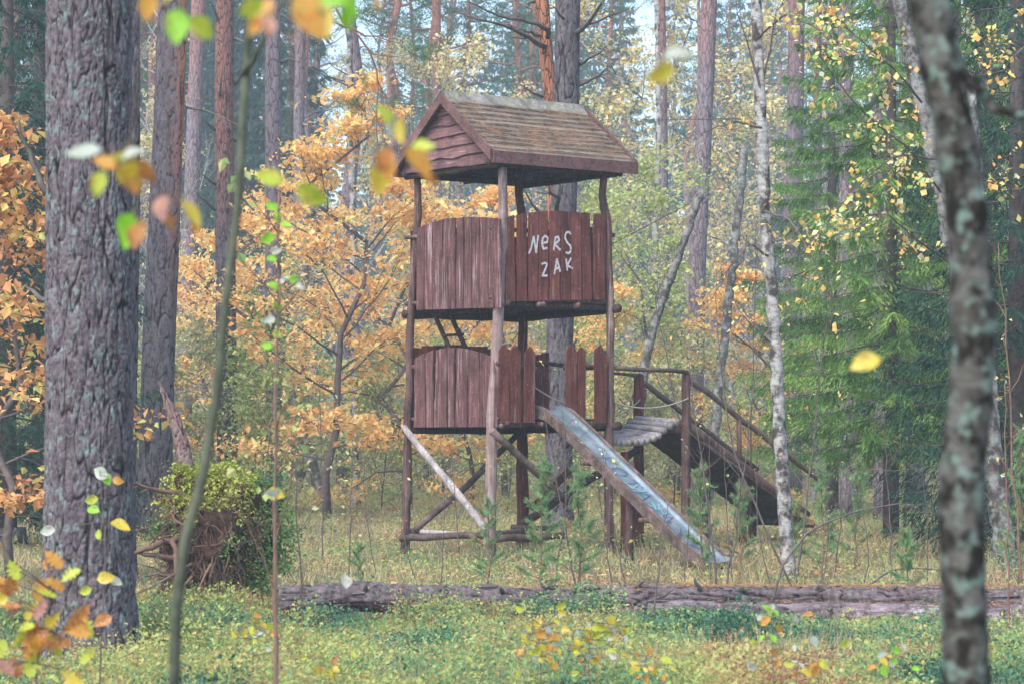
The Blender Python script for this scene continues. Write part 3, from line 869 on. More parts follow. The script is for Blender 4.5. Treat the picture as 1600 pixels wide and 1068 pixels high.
# ------------------------------------------------------------------ trunks
def bark_tube(mb, P, R, around, step, amp, cell, stretch=.3, seed=0, coarse_from=None, mb_attr=True):
    """log or trunk with real bark plates: returns nothing, adds to mb"""
    P = np.asarray(P, float); R = np.asarray(R, float)
    d = np.concatenate([[0], np.cumsum(np.linalg.norm(np.diff(P, axis=0), axis=1))])
    ls = np.arange(0, d[-1], step)
    if coarse_from is not None:
        ls = np.concatenate([ls[ls < coarse_from], np.arange(coarse_from, d[-1], .5)])
    ls = np.append(ls, d[-1])
    PP = np.stack([np.interp(ls, d, P[:, i_]) for i_ in range(3)], 1)
    RR = np.interp(ls, d, R)
    T_, N_, B_ = frames(PP)
    rows = []; cr = []
    cs = [(math.cos(2 * math.pi * a / around), math.sin(2 * math.pi * a / around)) for a in range(around)]
    vo = mnoise.voronoi
    for i_, l in enumerate(ls):
        r = RR[i_]; row = []; crow = []
        for cx, sx in cs:
            v = Vector((cx * r / cell + seed, sx * r / cell, l * stretch / cell))
            v += mnoise.noise_vector(v * .5) * .45
            n1 = mnoise.noise(v); n2 = mnoise.noise(v * 1.9 + Vector((7, 3, 1))); fine = mnoise.noise(Vector((v.x * 4.1, v.y * 4.1, v.z * 9)))
            n3 = mnoise.noise(Vector((v.x * 1.2, v.y * 1.2, v.z * 5.0 + 9)))
            c_ = max(1 - abs(n1) * 7.5, .75 * (1 - abs(n2) * 6.5), .6 * (1 - abs(n3) * 9), 0.0)
            row.append(r - amp * .85 * c_ + amp * .4 * n2 + amp * .5 * fine + .05 * r * mnoise.noise(Vector((cx * 1.3 + seed, sx * 1.3, l * .6))))
            crow.append(max(0.0, min(1.0, c_ * 1.15 + fine * .35)))
        rows.append(row); cr.append(crow)
    RD = np.array(rows)
    ca = np.array(cs)
    V = PP[:, None] + RD[..., None] * (ca[None, :, 0, None] * N_[:, None] + ca[None, :, 1, None] * B_[:, None])
    i = np.arange(len(ls) - 1)[:, None] * around; j = np.arange(around)[None]; k = (j + 1) % around
    F_ = np.stack([i + j, i + k, i + around + k, i + around + j], -1).reshape(-1, 4)
    n0 = mb.n
    mb.add(V.reshape(-1, 3), F_, None, np.array(cr).ravel())
    for idx in (np.arange(around)[::-1], np.arange(around) + len(V.reshape(-1, 3)) - around):
        mb.L.append(idx + n0); mb.C.append(np.array([around])); mb.R.append(np.array([.5]))

def dead_branch(parent, off, pts, r, rng, twigs=3, mat=None, name='dead_branch'):
    pts = np.array([np.asarray(p, float) for p in pts])
    d = np.linspace(0, 1, len(pts)); t = np.linspace(0, 1, max(5, len(pts) * 2))
    P = np.stack([np.interp(t, d, pts[:, i_]) for i_ in range(3)], 1)
    P[1:-1] += rng.normal(size=(len(P) - 2, 3)) * r * .35
    mb = MB(); tube(mb, P - off, np.linspace(r, r * .28, len(P)), 6)
    for _ in range(twigs):
        k = rng.integers(2, len(P)); q = P[min(k, len(P) - 1)]
        dr = (P[-1] - P[0]); ln = np.linalg.norm(dr); dr = dr / ln
        dr = dr + rng.normal(size=3) * .6; dr /= np.linalg.norm(dr)
        L = ln * (.1 + .2 * rng.random())
        tube(mb, wob(q - off, q - off + dr * L, 4, L * .04, rng), np.linspace(r * .3, r * .1, 4), 4)
    return mb.build(name, mat or M['deadwood'], parent, smooth=True)

def trunk_path(keys, Y, zbase=-.1, ztop=None, Yb=None):
    """keys: list of (px, py) from the top of the photo down; returns points from base up"""
    pts = [PX(px, py, Y) for px, py in keys][::-1]
    base = pts[0] + (pts[0] - pts[1]) / (pts[1][2] - pts[0][2]) * (pts[0][2] - zbase) * 1.0
    if pts[0][2] > zbase: pts = [base] + pts
    if ztop:
        d = (pts[-1] - pts[-2]); d = d / d[2]
        pts.append(pts[-1] + d * (ztop - pts[-1][2]))
    return np.array(pts)

def pine(label, keys, Y, wpx, mat, ztop=14, fine=True, group=None, cell=.10, amp=.012, around=72, step=.02, flare=1.25, seed=1, taper=.72, stretch=.24):
    P = trunk_path(keys, Y, gz((keys[-1][0] - 800) / FPX * Y, Y) - .12, ztop)
    off = A(P[0][0], P[0][1], 0)
    t = thing('pine_tree', label, 'pine tree', tuple(off), group)
    r0 = wpx / FPX * Y / 2
    z = np.linspace(P[0][2], P[-1][2], 24)
    PP = np.stack([np.interp(z, P[:, 2], P[:, 0]), np.interp(z, P[:, 2], P[:, 1]), z], 1) - off
    R = r0 * (1 - (1 - taper) * (z - z[0]) / (z[-1] - z[0]))
    R *= 1 + (flare - 1) * np.exp(-np.clip(z, 0, None) / .35)
    mb = MB()
    if fine:
        # finer rows through the root flare
        zz = np.concatenate([np.linspace(z[0], .8, 12), z[z > .9]])
        PP2 = np.stack([np.interp(zz, z, PP[:, 0]), np.interp(zz, z, PP[:, 1]), zz], 1)
        RR2 = r0 * (1 - (1 - taper) * (zz - z[0]) / (z[-1] - z[0])) * (1 + (flare - 1) * np.exp(-np.clip(zz, 0, None) / .35))
        bark_tube(mb, PP2, RR2, around, step, amp, cell, stretch, seed, CH + 1.2 + 670 / FPX * Y)
    else:
        tube(mb, PP, R, 16)
    mb.build('trunk', mat, t, smooth=True)
    return t, off, r0

rngt = np.random.default_rng(5)
# big pine, far left
tA, oA, rA = pine('huge grey-barked pine trunk at left, the widest trunk of all', [(139, 0), (139, 300), (140, 600), (138, 900), (138, 1010)], 17.0, 140, M['pine_big'], 9, around=200, step=.0105, cell=.060, amp=.018, seed=3, stretch=.19, flare=1.28, taper=.86)
dead_branch(tA, oA, [PX(74, 303, 17.1), PX(55, 265, 17.2), PX(40, 225, 17.2), PX(30, 188, 17.2)], .028, rngt, 2)
dead_branch(tA, oA, [PX(74, 470, 17.1), PX(48, 455, 17.4), PX(40, 447, 17.6)], .022, rngt, 0)
mb = MB()
pine('slimmer grey pine trunk half hidden right behind the huge left pine', [(197, 0), (196, 300), (190, 600), (185, 880)], 26.0, 52, M['pine_mid'], 11, around=60, step=.025, seed=9)
tB, oB, rB = pine('broad pine trunk with rusty orange streak near its top, second broad trunk from left', [(271, 0), (263, 200), (248, 540), (241, 830)], 35.0, 54, M['pine_red'], 15, around=84, step=.026, cell=.10, seed=21, flare=1.2)
dead_branch(tB, oB, [PX(291, 168, 35), PX(320, 172, 34.6), PX(350, 185, 34.3), PX(375, 196, 34)], .02, rngt, 5)
tC, oC, rC = pine('pine with orange upper bark and many short dead branches beside the slim dark pine', [(351, 0), (350, 200), (353, 500), (356, 740)], 45.0, 34, M['pine_or'], 17, fine=False)
for a_, b_, c_, d_ in ((348, 45, 322, -8), (365, 130, 395, 92), (366, 132, 410, 70), (340, 165, 345, 120), (338, 205, 316, 182), (366, 220, 392, 203), (340, 290, 315, 272), (352, 175, 352, 130), (366, 60, 402, 66), (340, 330, 306, 300), (366, 300, 400, 330)):
    dead_branch(tC, oC, [PX(a_, b_, 45), PX((a_ + c_) / 2 + 2, (b_ + d_) / 2 + 4, 44.8), PX(c_, d_, 44.6)], .035, rngt, 2)
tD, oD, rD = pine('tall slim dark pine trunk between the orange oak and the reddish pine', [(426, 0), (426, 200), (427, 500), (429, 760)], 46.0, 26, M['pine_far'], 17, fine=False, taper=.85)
dead_branch(tD, oD, [PX(438, 97, 46), PX(455, 91, 45.7), PX(467, 98, 45.4)], .03, rngt, 0)
tF, oF, rF = pine('large grey pine trunk rising behind the lookout tower roof', [(887, 0), (885, 200), (878, 400), (874, 560), (873, 740)], 38.0, 45, M['pine_mid'], 16, around=90, step=.024, cell=.11, seed=33, taper=.74, flare=1.15)
for pl, r_ in (([(900, 55, 38), (912, 42, 37.6), (935, 14, 37), (950, -6, 36.6)], .05), ([(905, 45, 38), (940, 30, 37.6), (982, 14, 37)], .03), ([(905, 101, 38), (925, 90, 37.6), (946, 73, 37.2)], .03), ([(902, 134, 38), (930, 122, 37.7), (951, 105, 37.5)], .035), ([(868, 345, 37.8), (872, 312, 37.2), (858, 290, 36.8)], .055), ([(855, 350, 37.9), (835, 325, 37.6), (816, 290, 37.4)], .035), ([(881, 30, 37.7), (872, 20, 37.4), (864, 10, 37.2)], .025), ([(905, 185, 38), (925, 200, 38), (950, 210, 37.8), (985, 215, 37.6)], .02), ([(896, 545, 38), (900, 530, 37.8)], .03)):
    dead_branch(tF, oF, [PX(*p) for p in pl], r_, rngt, 2)
tF2, oF2, rF2 = pine('slender bright orange pine stem touching the large pine above the tower roof', [(847, 0), (853, 80), (860, 150), (866, 300), (868, 600)], 38.9, 23, M['pine_orfull'], 16, fine=False, taper=.85, flare=1.0)
for pl, r_ in (([(852, 74, 38.8), (820, 55, 38.3), (790, 40, 38), (725, 24, 37.6)], .045), ([(856, 58, 38.6), (855, 45, 38.2), (838, 36, 38), (805, 30, 37.8), (765, 22, 37.6), (753, 13, 37.5)], .045), ([(843, 56, 38.8), (825, 50, 38.5), (812, 46, 38.2)], .03), ([(848, 152, 38.8), (830, 144, 38.5), (814, 133, 38.3)], .025), ([(835, 3, 38.8), (826, 6, 38.5), (822, 12, 38.4)], .03)):
    dead_branch(tF2, oF2, [PX(*p) for p in pl], r_, rngt, 4)
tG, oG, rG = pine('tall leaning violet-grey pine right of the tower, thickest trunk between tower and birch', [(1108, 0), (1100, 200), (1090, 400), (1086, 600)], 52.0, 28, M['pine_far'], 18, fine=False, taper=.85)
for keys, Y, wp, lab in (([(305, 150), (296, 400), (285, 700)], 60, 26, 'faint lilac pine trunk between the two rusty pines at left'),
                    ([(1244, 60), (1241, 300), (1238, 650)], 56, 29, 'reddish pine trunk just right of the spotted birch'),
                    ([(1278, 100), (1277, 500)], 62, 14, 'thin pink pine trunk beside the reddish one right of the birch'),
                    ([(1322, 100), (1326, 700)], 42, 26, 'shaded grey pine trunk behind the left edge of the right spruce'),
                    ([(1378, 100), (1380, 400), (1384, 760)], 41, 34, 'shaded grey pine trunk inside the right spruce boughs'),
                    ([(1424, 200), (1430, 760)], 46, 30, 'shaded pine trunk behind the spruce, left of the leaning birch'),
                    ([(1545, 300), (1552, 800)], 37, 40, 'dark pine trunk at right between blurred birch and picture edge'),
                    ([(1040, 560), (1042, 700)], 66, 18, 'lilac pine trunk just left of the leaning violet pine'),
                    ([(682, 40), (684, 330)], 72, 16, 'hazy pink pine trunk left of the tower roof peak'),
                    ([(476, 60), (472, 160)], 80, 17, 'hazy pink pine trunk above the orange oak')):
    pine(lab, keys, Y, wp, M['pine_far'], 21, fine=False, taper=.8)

# birches
def birch(label, keys, Y, wpx, mat, ztop=12, group=None, taper=.7, name='birch_tree', ys=None):
    P = trunk_path(keys, Y, -.1, ztop)
    off = A(P[0][0], P[0][1], 0)
    t = thing(name, label, 'birch tree', tuple(off), group)
    r0 = wpx / FPX * Y / 2
    z = np.linspace(P[0][2], P[-1][2], 60)
    PP = np.stack([np.interp(z, P[:, 2], P[:, 0]), np.interp(z, P[:, 2], P[:, 1]), z], 1) - off
    PP[1:, :2] += rngt.normal(size=(59, 2)) * r0 * .10
    R = r0 * (1 - (1 - taper) * (z - z[0]) / (z[-1] - z[0])) * (1 + .05 * rngt.normal(size=60)) * (1 + .3 * np.exp(-np.clip(z, 0, None) / .15))
    mb = MB(); tube(mb, PP, R, 16, True, None, .02, rngt)
    mb.build('trunk', mat, t, smooth=True)
    return t, off, r0
tH, oH, rH = birch('slim spotted birch trunk standing in front of the ramp end', [(1183, -10), (1186, 110), (1190, 200), (1194, 320), (1203, 420), (1212, 560), (1220, 700), (1230, 890)], 26.0, 22, M['birch'], 8)
for pl, r_ in (([(1190, 160, 26), (1182, 110, 25.9), (1160, 50, 25.8), (1150, 0, 25.7)], .016), ([(1192, 130, 26), (1205, 70, 25.9), (1210, 20, 25.8), (1230, 0, 25.8)], .014), ([(1194, 230, 26), (1180, 190, 26), (1140, 185, 25.8), (1060, 188, 25.6), (1010, 187, 25.4)], .010), ([(1200, 380, 26), (1240, 370, 25.8), (1300, 355, 25.6)], .008), ([(1210, 540, 26), (1165, 500, 25.8), (1130, 440, 25.7)], .008)):
    dead_branch(tH, oH, [PX(*p) for p in pl], r_, rngt, 6, M['twig'], 'branch')
tI, oI, rI = birch('leaning pale birch passing behind the blurred trunk at right', [(1402, -10), (1425, 90), (1448, 190), (1470, 300), (1492, 400), (1518, 540), (1548, 680), (1570, 860)], 28.0, 33, M['birch_grey'], 8, taper=.6)
tM1, oM1, _ = birch('thin white birch leaning right, left of the spotted birch', [(1160, 270), (1145, 420), (1128, 560), (1120, 640)], 48, 17, M['birch_grey'], 7.2)
tM2, oM2, _ = birch('grey birch leaning steeply right behind the footbridge', [(1085, 330), (1060, 400), (1025, 500), (1005, 580), (1000, 640)], 45, 17, M['birch_grey'], 6.0)
birch('thin upright white birch seen between tower and violet pine', [(1026, 0), (1030, 200), (1022, 400), (1015, 500)], 58, 11, M['birch'], 14)
birch('thin birch standing inside the orange oak crown', [(548, 180), (552, 400), (555, 620)], 50, 12, M['birch'], 12)
birch('pale birch stem left of the tower below the gable', [(676, 300), (672, 420), (668, 640)], 56, 9, M['birch'], 9)
birch('white birch stem behind the right spruce edge', [(1288, 200), (1286, 500), (1275, 700)], 52, 9, M['birch'], 12)
birch('crooked grey birch leaning behind the slim dark pine', [(440, 560), (462, 640), (480, 700)], 50, 18, M['birch_grey'], 5)
tW, oW, _ = birch('white-footed birch trunk right of the blurred trunk near the log', [(1540, 500), (1553, 700), (1575, 870)], 30, 24, M['birch'], 6)

# blurred near trunk, right
keysJ = [(1445, -20), (1466, 70), (1488, 180), (1505, 290), (1516, 400), (1523, 520), (1516, 640), (1501, 750), (1505, 900), (1510, 1080), (1512, 1500), (1514, 2050)]
PJ = np.array([PX(px, py, 4.4) for px, py in keysJ][::-1]); PJ = np.vstack([PJ, PJ[-1] + (PJ[-1] - PJ[-2]) * 3])
oJ = A(PJ[0][0], PJ[0][1], 0)
tJ = thing('birch_tree', 'blurred lichen-spotted birch trunk close to the camera at right', 'birch tree', tuple(oJ))
zz = np.linspace(PJ[0][2], PJ[-1][2], 90)
PJs = np.stack([np.interp(zz, PJ[:, 2], PJ[:, 0]), np.interp(zz, PJ[:, 2], PJ[:, 1]), zz], 1) - oJ
mb = MB(); tube(mb, PJs, .043 * np.linspace(1.08, .85, 90) * (1 + .05 * rngt.normal(size=90)), 20, True, None, .025, rngt)
mb.build('trunk', M['birch_lichen'], tJ, smooth=True)
dead_branch(tJ, oJ, [PX(1478, 90, 4.4), PX(1530, 140, 4.38), PX(1570, 178, 4.35), PX(1640, 200, 4.3)], .016, rngt, 1, M['birch_lichen'], 'branch')
dead_branch(tJ, oJ, [PX(1482, 120, 4.4), PX(1462, 70, 4.5), PX(1440, 20, 4.6), PX(1420, -60, 4.7)], .012, rngt, 0, M['birch_lichen'], 'branch')

# ------------------------------------------------------------------ tree generators
def rotz(v, a):
    c_, s_ = math.cos(a), math.sin(a)
    return A(v[0] * c_ - v[1] * s_, v[0] * s_ + v[1] * c_, v[2])

def broadleaf(rng, H, r0, cb, cr, n1, n2, nl, leaf, el=.5, flat=.35, clump=.22, prof=None, lean=0.0, twig_r=.004, width=.55):
    """returns (wood MB, leaf MB) of a small broad-leaved tree standing at the origin"""
    wd, lf = MB(), MB()
    tp = np.array([[0, 0, -.1]] + [[rng.normal() * H * .012 * k + lean * H * k / 9, rng.normal() * H * .012 * k, H * k / 9] for k in range(1, 10)])
    tube(wd, tp, np.linspace(r0, r0 * .15, 10), 8)
    az = rng.random() * 6.28
    LP, LR = [], []
    for i_ in range(n1):
        u = (i_ + rng.random()) / n1
        h = cb + (H - cb) * u * .98
        base = np.array([np.interp(h, tp[:, 2], tp[:, k]) for k in range(3)])
        az += 2.4 + rng.normal() * .4
        p_ = (prof(u) if prof else (1 - u * .65)) * cr * (.7 + .5 * rng.random())
        e = el * (.6 + .8 * rng.random()) + u * .5
        d = A(math.cos(az) * math.cos(e), math.sin(az) * math.cos(e), math.sin(e))
        Pb = [base]
        for s in range(5):
            d = d + A(0, 0, -.05) + rng.normal(size=3) * .13; d /= np.linalg.norm(d)
            Pb.append(Pb[-1] + d * p_ / 5)
        Pb = np.array(Pb)
        rb = max(r0 * .32 * (1 - u * .6), twig_r * 1.5)
        tube(wd, Pb, np.linspace(rb, rb * .3, 6), 5, False)
        for j_ in range(n2):
            t = .25 + .75 * (j_ + rng.random()) / n2
            q = np.array([np.interp(t * 5, range(6), Pb[:, k]) for k in range(3)])
            a2 = rng.choice([-1, 1]) * (.4 + .7 * rng.random())
            d2 = rotz(d, a2); d2[2] += rng.normal() * .2; d2 /= np.linalg.norm(d2)
            L2 = p_ * (.22 + .3 * rng.random()) * (1.2 - t * .4)
            Ps = np.array([q, q + d2 * L2 * .5 + rng.normal(size=3) * L2 * .06, q + d2 * L2])
            tube(wd, Ps, [rb * .35, rb * .25, twig_r * .7], 3, False)
            m_ = rng.poisson(nl)
            if m_ > 0:
                tt = .2 + .85 * rng.random(m_)
                base_ = q + d2 * L2 * tt[:, None]
                cl = clump * (.6 + .8 * rng.random())
                LP.append(base_ + rng.normal(size=(m_, 3)) * np.array([cl, cl, cl * flat]))
                LR.append(np.clip(rng.random() * .55 + rng.random(m_) * .5, 0, 1))
    LP = np.concatenate(LP); LR = np.concatenate(LR)
    leafquads(lf, LP, leaf, rng, LR, up=.35, width=width)
    return wd, lf

def add_tree(name, label, cat, wd, lf, wmat, lmat, loc, rz=0, sc=1, group=None):
    t = thing(name, label, cat, loc, group)
    t.rotation_euler = (0, 0, rz); t.scale = (sc, sc, sc)
    if isinstance(wd, MB): wd = wd.mesh('trunk', wmat, True)
    if isinstance(lf, MB): lf = lf.mesh('crown', lmat)
    link('trunk', wd, t); link('crown', lf, t)
    return t, wd, lf

def at(px, Y): return ((px - 800) / FPX * Y, Y, float(gz((px - 800) / FPX * Y, Y)) - .02)

def spruce_geo(rng, H, rad, cb, dens, card=(.10, .035), droop=.5, nwh=None, tip=True):
    """drooping spruce: whorls of branches with hanging twigs of small needle sprays"""
    wd, lf = MB(), MB()
    tube(wd, [[0, 0, -.1], [0, 0, H * .5], [.02, 0, H]], [H * .009 + .02, H * .006 + .015, .01], 9)
    nwh = nwh or int((H - cb) / .26)
    Ps, Ds, Rs, Ls = [], [], [], []
    for i_ in range(nwh):
        u = (i_ + .5) / nwh; z = cb + (H - cb) * u
        Lb = rad * (1 - u) ** .8 * (.9 + .2 * rng.random()) + .12
        nb = rng.integers(4, 7)
        a0 = rng.random() * 6.28
        for b in range(nb):
            az = a0 + b * 6.28 / nb + rng.normal() * .25
            L = Lb * (.65 + .45 * rng.random())
            r_ = np.linspace(0, 1, 9)
            dr = A(math.cos(az), math.sin(az), 0); sd_ = A(-math.sin(az), math.cos(az), 0)
            zz = .10 * r_ - droop * L * (r_ ** 1.3) * .55 + .16 * L * r_ ** 4
            Pb = A(0, 0, z) + dr * (L * r_)[:, None] + A(0, 0, 1) * zz[:, None] + rng.normal(size=(9, 3)) * .012
            tube(wd, Pb, np.linspace(.008 + L * .004, .002, 9), 4, False)
            shade = rng.random() * .5
            m_ = max(4, int(dens * L))
            t = .12 + .88 * rng.random(m_) ** .75
            q = np.stack([np.interp(t * 8, range(9), Pb[:, k]) for k in range(3)], 1)
            side = rng.choice([-1, 1], m_) * (.25 + .75 * rng.random(m_))
            tw = (L * .30 * (1.15 - t) + .06) * (.6 + .6 * rng.random(m_))
            d2 = dr * .55 + sd_ * side[:, None] + A(0, 0, -.55) * (.4 + rng.random(m_))[:, None]
            d2 /= np.linalg.norm(d2, axis=1)[:, None]
            ns = 5
            for s in range(ns):
                f = (s + rng.random(m_)) / ns
                pp = q + d2 * (tw * f)[:, None]; pp[:, 2] -= tw * f * f * .35
                dd = d2 + rng.normal(size=(m_, 3)) * .30 + A(0, 0, -.35)
                Ps.append(pp); Ds.append(dd)
                Rs.append(np.clip(shade + .25 * rng.random(m_) + .22 * (f > .7), 0, 1))
    Ps = np.concatenate(Ps); Ds = np.concatenate(Ds); Rs = np.concatenate(Rs)
    n = len(Ps)
    Ds /= np.linalg.norm(Ds, axis=1)[:, None]
    s = rng.normal(size=(n, 3)); s -= Ds * (s * Ds).sum(1)[:, None]; s /= np.linalg.norm(s, axis=1)[:, None]
    L = (card[0] * (.6 + .8 * rng.random(n)))[:, None]; w_ = (card[1] * (.6 + .8 * rng.random(n)))[:, None]
    V = np.stack([Ps, Ps + Ds * L * .4 + s * w_ * .5, Ps + Ds * L, Ps + Ds * L * .45 - s * w_ * .5], 1).reshape(-1, 3)
    lf.add(V, np.arange(4 * n).reshape(n, 4), Rs)
    return wd, lf

def pine_crown_geo(rng, H, r0, cb, cr, nb, tufts, nl):
    wd, lf = MB(), MB()
    tp = np.array([[0, 0, -.3]] + [[rng.normal() * .05 * k, rng.normal() * .05 * k, H * k / 8] for k in range(1, 9)])
    tube(wd, tp, r0 * np.linspace(1, .25, 9), 10)
    Ps, Ds, Rs = [], [], []
    for i_ in range(nb):
        u = (i_ + rng.random()) / nb; z = cb + (H - cb) * u
        az = i_ * 2.4 + rng.normal() * .3
        L = cr * (1 - .55 * u) * (.6 + .6 * rng.random()) * (.5 + min(1, u * 3) * .5)
        e = -.05 + .6 * u + rng.normal() * .15
        d = A(math.cos(az) * math.cos(e), math.sin(az) * math.cos(e), math.sin(e))
        base = np.array([np.interp(z, tp[:, 2], tp[:, k]) for k in range(3)])
        P_ = np.array([base + d * L * t + A(0, 0, 1) * L * .15 * t * t + rng.normal(size=3) * .05 for t in np.linspace(0, 1, 5)])
        tube(wd, P_, np.linspace(.055, .012, 5), 4, False)
        for j_ in range(tufts):
            t = .35 + .65 * rng.random()
            c_ = base + d * L * t + A(0, 0, 1) * L * .15 * t * t + rng.normal(size=3) * A(.28, .28, .16)
            m_ = nl
            dd = rng.normal(size=(m_, 3)); dd[:, 2] = np.abs(dd[:, 2]) * .8
            Ps.append(c_ + rng.normal(size=(m_, 3)) * A(.16, .16, .08)); Ds.append(dd)
            Rs.append(np.clip(rng.random() * .5 + rng.random(m_) * .35, 0, .9))
    Ps = np.concatenate(Ps); Ds = np.concatenate(Ds); Rs = np.concatenate(Rs)
    needles(lf, Ps, Ds, .16, .035, rng, Rs)
    # dead stubs below the crown
    for _ in range(16):
        z = cb * (.35 + .65 * rng.random()); az = rng.random() * 6.28
        d = A(math.cos(az), math.sin(az), .1 + .5 * rng.random()); L = .3 + 1.3 * rng.random() ** 2
        base = np.array([np.interp(z, tp[:, 2], tp[:, k]) for k in range(3)])
        tube(wd, wob(base, base + d * L, 4, .04, rng), np.linspace(.025, .008, 4), 4, False)
    return wd, lf

LMK = [(0, 'the left picture edge'), (50, 'the brown-leaved oak at left'), (100, 'the left rim of the huge pine'), (140, 'the huge left pine'), (200, 'the slim pine behind the huge one'), (250, 'the second broad pine'),
       (300, 'the faint lilac pine'), (352, 'the orange-topped pine'), (394, 'the golden oak'), (428, 'the slim dark pine'), (470, 'the left side of the big orange oak'), (512, 'the big orange oak trunk'), (558, 'the birch inside the orange oak'), (602, 'the right side of the big orange oak'),
       (642, 'the left tower post'), (690, 'the roof gable peak'), (735, 'the left parapet centre'), (775, 'the front tower post'), (816, 'the rear tower post'), (852, 'the bright orange pine stem'), (884, 'the large pine behind the tower'), (922, 'the right end of the roof'),
       (952, 'the right tower post'), (990, 'the footbridge'), (1030, 'the thin upright birch'), (1070, 'the ramp post'), (1094, 'the leaning violet pine'), (1135, 'the thin leaning birch'), (1175, 'the slim greenish sapling'), (1208, 'the spotted birch'), (1242, 'the reddish pine'),
       (1280, 'the thin pink pine'), (1322, 'the left rim of the right spruce'), (1375, 'the bright green spruce'), (1430, 'the right rim of the bright spruce'), (1478, 'the leaning pale birch'), (1512, 'the blurred near birch'), (1560, 'the dark pine at right'), (1600, 'the right picture edge')]
USED = set()
def locate(kind, px, tiers, tail=''):
    l_, w_ = min(LMK, key=lambda q: abs(q[0] - px)); dx = px - l_
    side = 'left of' if dx < -7 else ('right of' if dx > 7 else 'in line with')
    for pre in tiers:
        for nx_ in ('', 'just ', 'a little '):
            if side == 'in line with' and nx_: continue
            t_ = '%s %s %s%s %s' % (pre, kind, nx_, side, w_)
            if t_ not in USED and len(t_.split()) <= 16 and len(t_) < 100:
                USED.add(t_); return t_
    for pre in tiers:
        for wd_ in ('near', 'close by', 'seen past'):
            t_ = '%s %s %s %s' % (pre.split()[0], kind, wd_, w_)
            if t_ not in USED: USED.add(t_); return t_
    return '%s near %s' % (kind, w_)

# ------------------------------------------------------------------ spruces on the right and left
rs = np.random.default_rng(21)
w1, l1 = spruce_geo(rs, 11, 1.7, 1.35, 95, (.085, .014), .62)
w1, l1 = w1.mesh('trunk', M['twig'], True), l1.mesh('crown', M['spruce'])
w2, l2 = spruce_geo(rs, 13, 1.9, .3, 44, (.10, .018), .5)
w2, l2 = w2.mesh('trunk', M['twig'], True), l2.mesh('crown', M['spruce_dark'])
for px, Y, rz, sc, k, lab in ((1392, 34.0, .3, 1.0, 1, 'bright green drooping spruce, largest conifer at right beside the leaning birch'),
                         (1495, 36.5, 2.1, 1.15, 1, 'drooping green spruce directly behind the blurred near trunk'),
                         (1590, 31.5, 1.2, 1.05, 2, 'dark spruce at the right picture edge'),
                         (1300, 44.0, 4.0, 1.05, 1, 'smaller green spruce further back, left of the bright drooping spruce'),
                         (12, 33.0, .4, 1.0, 2, 'dark bluish spruce at the left picture edge'),
                         (62, 41.0, 2.9, 1.15, 2, 'dark bluish spruce between left edge and the huge pine')):
    t = thing('spruce_tree', lab, 'spruce tree', at(px, Y)); t.rotation_euler = (0, 0, rz); t.scale = (sc,) * 3
    link('trunk', w1 if k == 1 else w2, t); link('crown', l1 if k == 1 else l2, t)

# ------------------------------------------------------------------ oaks, yellow birches and bushes
ro = np.random.default_rng(31)
def oakprof(u): return .75 + .5 * math.sin(math.pi * min(1, u * 1.15)) - .55 * u
ow, ol = broadleaf(ro, 7.4, .085, .9, 2.1, 28, 7, 34, .115, el=.35, flat=.32, clump=.20, prof=oakprof, width=.6)
t, ow, ol = add_tree('oak_tree', 'large orange-leaved oak filling the gap left of the tower', 'oak tree', ow, ol, M['twig'], M['oakleaf'], at(512, 42), .4, 1.0)
ow2, ol2 = broadleaf(ro, 5.2, .06, .5, 1.5, 22, 6, 30, .115, el=.35, flat=.34, clump=.19, prof=oakprof, width=.6)
ow2, ol2 = ow2.mesh('trunk', M['twig'], True), ol2.mesh('crown', M['oakleaf'])
ol3 = ol2.copy(); ol3.materials.clear(); ol3.materials.append(M['oakbrown'])
def cp(name, lab, cat, wm, lm, px, Y, rz, sc, group=None, sz=None):
    t = thing(name, lab, cat, at(px, Y), group); t.rotation_euler = (0, 0, rz); t.scale = (sc, sc, sc * (sz or 1))
    link('trunk', wm, t); link('crown', lm, t); return t
cp('oak_tree', 'orange oak behind the left tower post', 'oak tree', ow2, ol2, 640, 47, 1.3, 1.25)
cp('oak_tree', 'golden orange oak between the rusty pine and slim dark pine', 'oak tree', ow, ol, 392, 52, 2.2, .95)
cp('oak_tree', 'small orange oak seen through the open lower storey of the tower', 'oak tree', ow2, ol2, 735, 50, 2.9, 1.0)
cp('oak_tree', 'orange oak seen between the tower decks', 'oak tree', ow2, ol2, 790, 55, .9, 1.35)
cp('oak_tree', 'brown-leaved oak at the left picture edge before the dark spruces', 'oak tree', ow2, ol3, 18, 25, .9, .92)
cp('oak_tree', 'small orange oak right of the tower behind the footbridge', 'oak tree', ow2, ol2, 962, 52, 4.2, .9)
cp('oak_tree', 'small orange oak behind the spotted birch', 'oak tree', ow2, ol2, 1165, 50, 5.2, .95)
cp('oak_tree', 'orange oak beside the far left birch stem above the mossy root plate', 'oak tree', ow2, ol2, 330, 58, 3.6, 1.2)

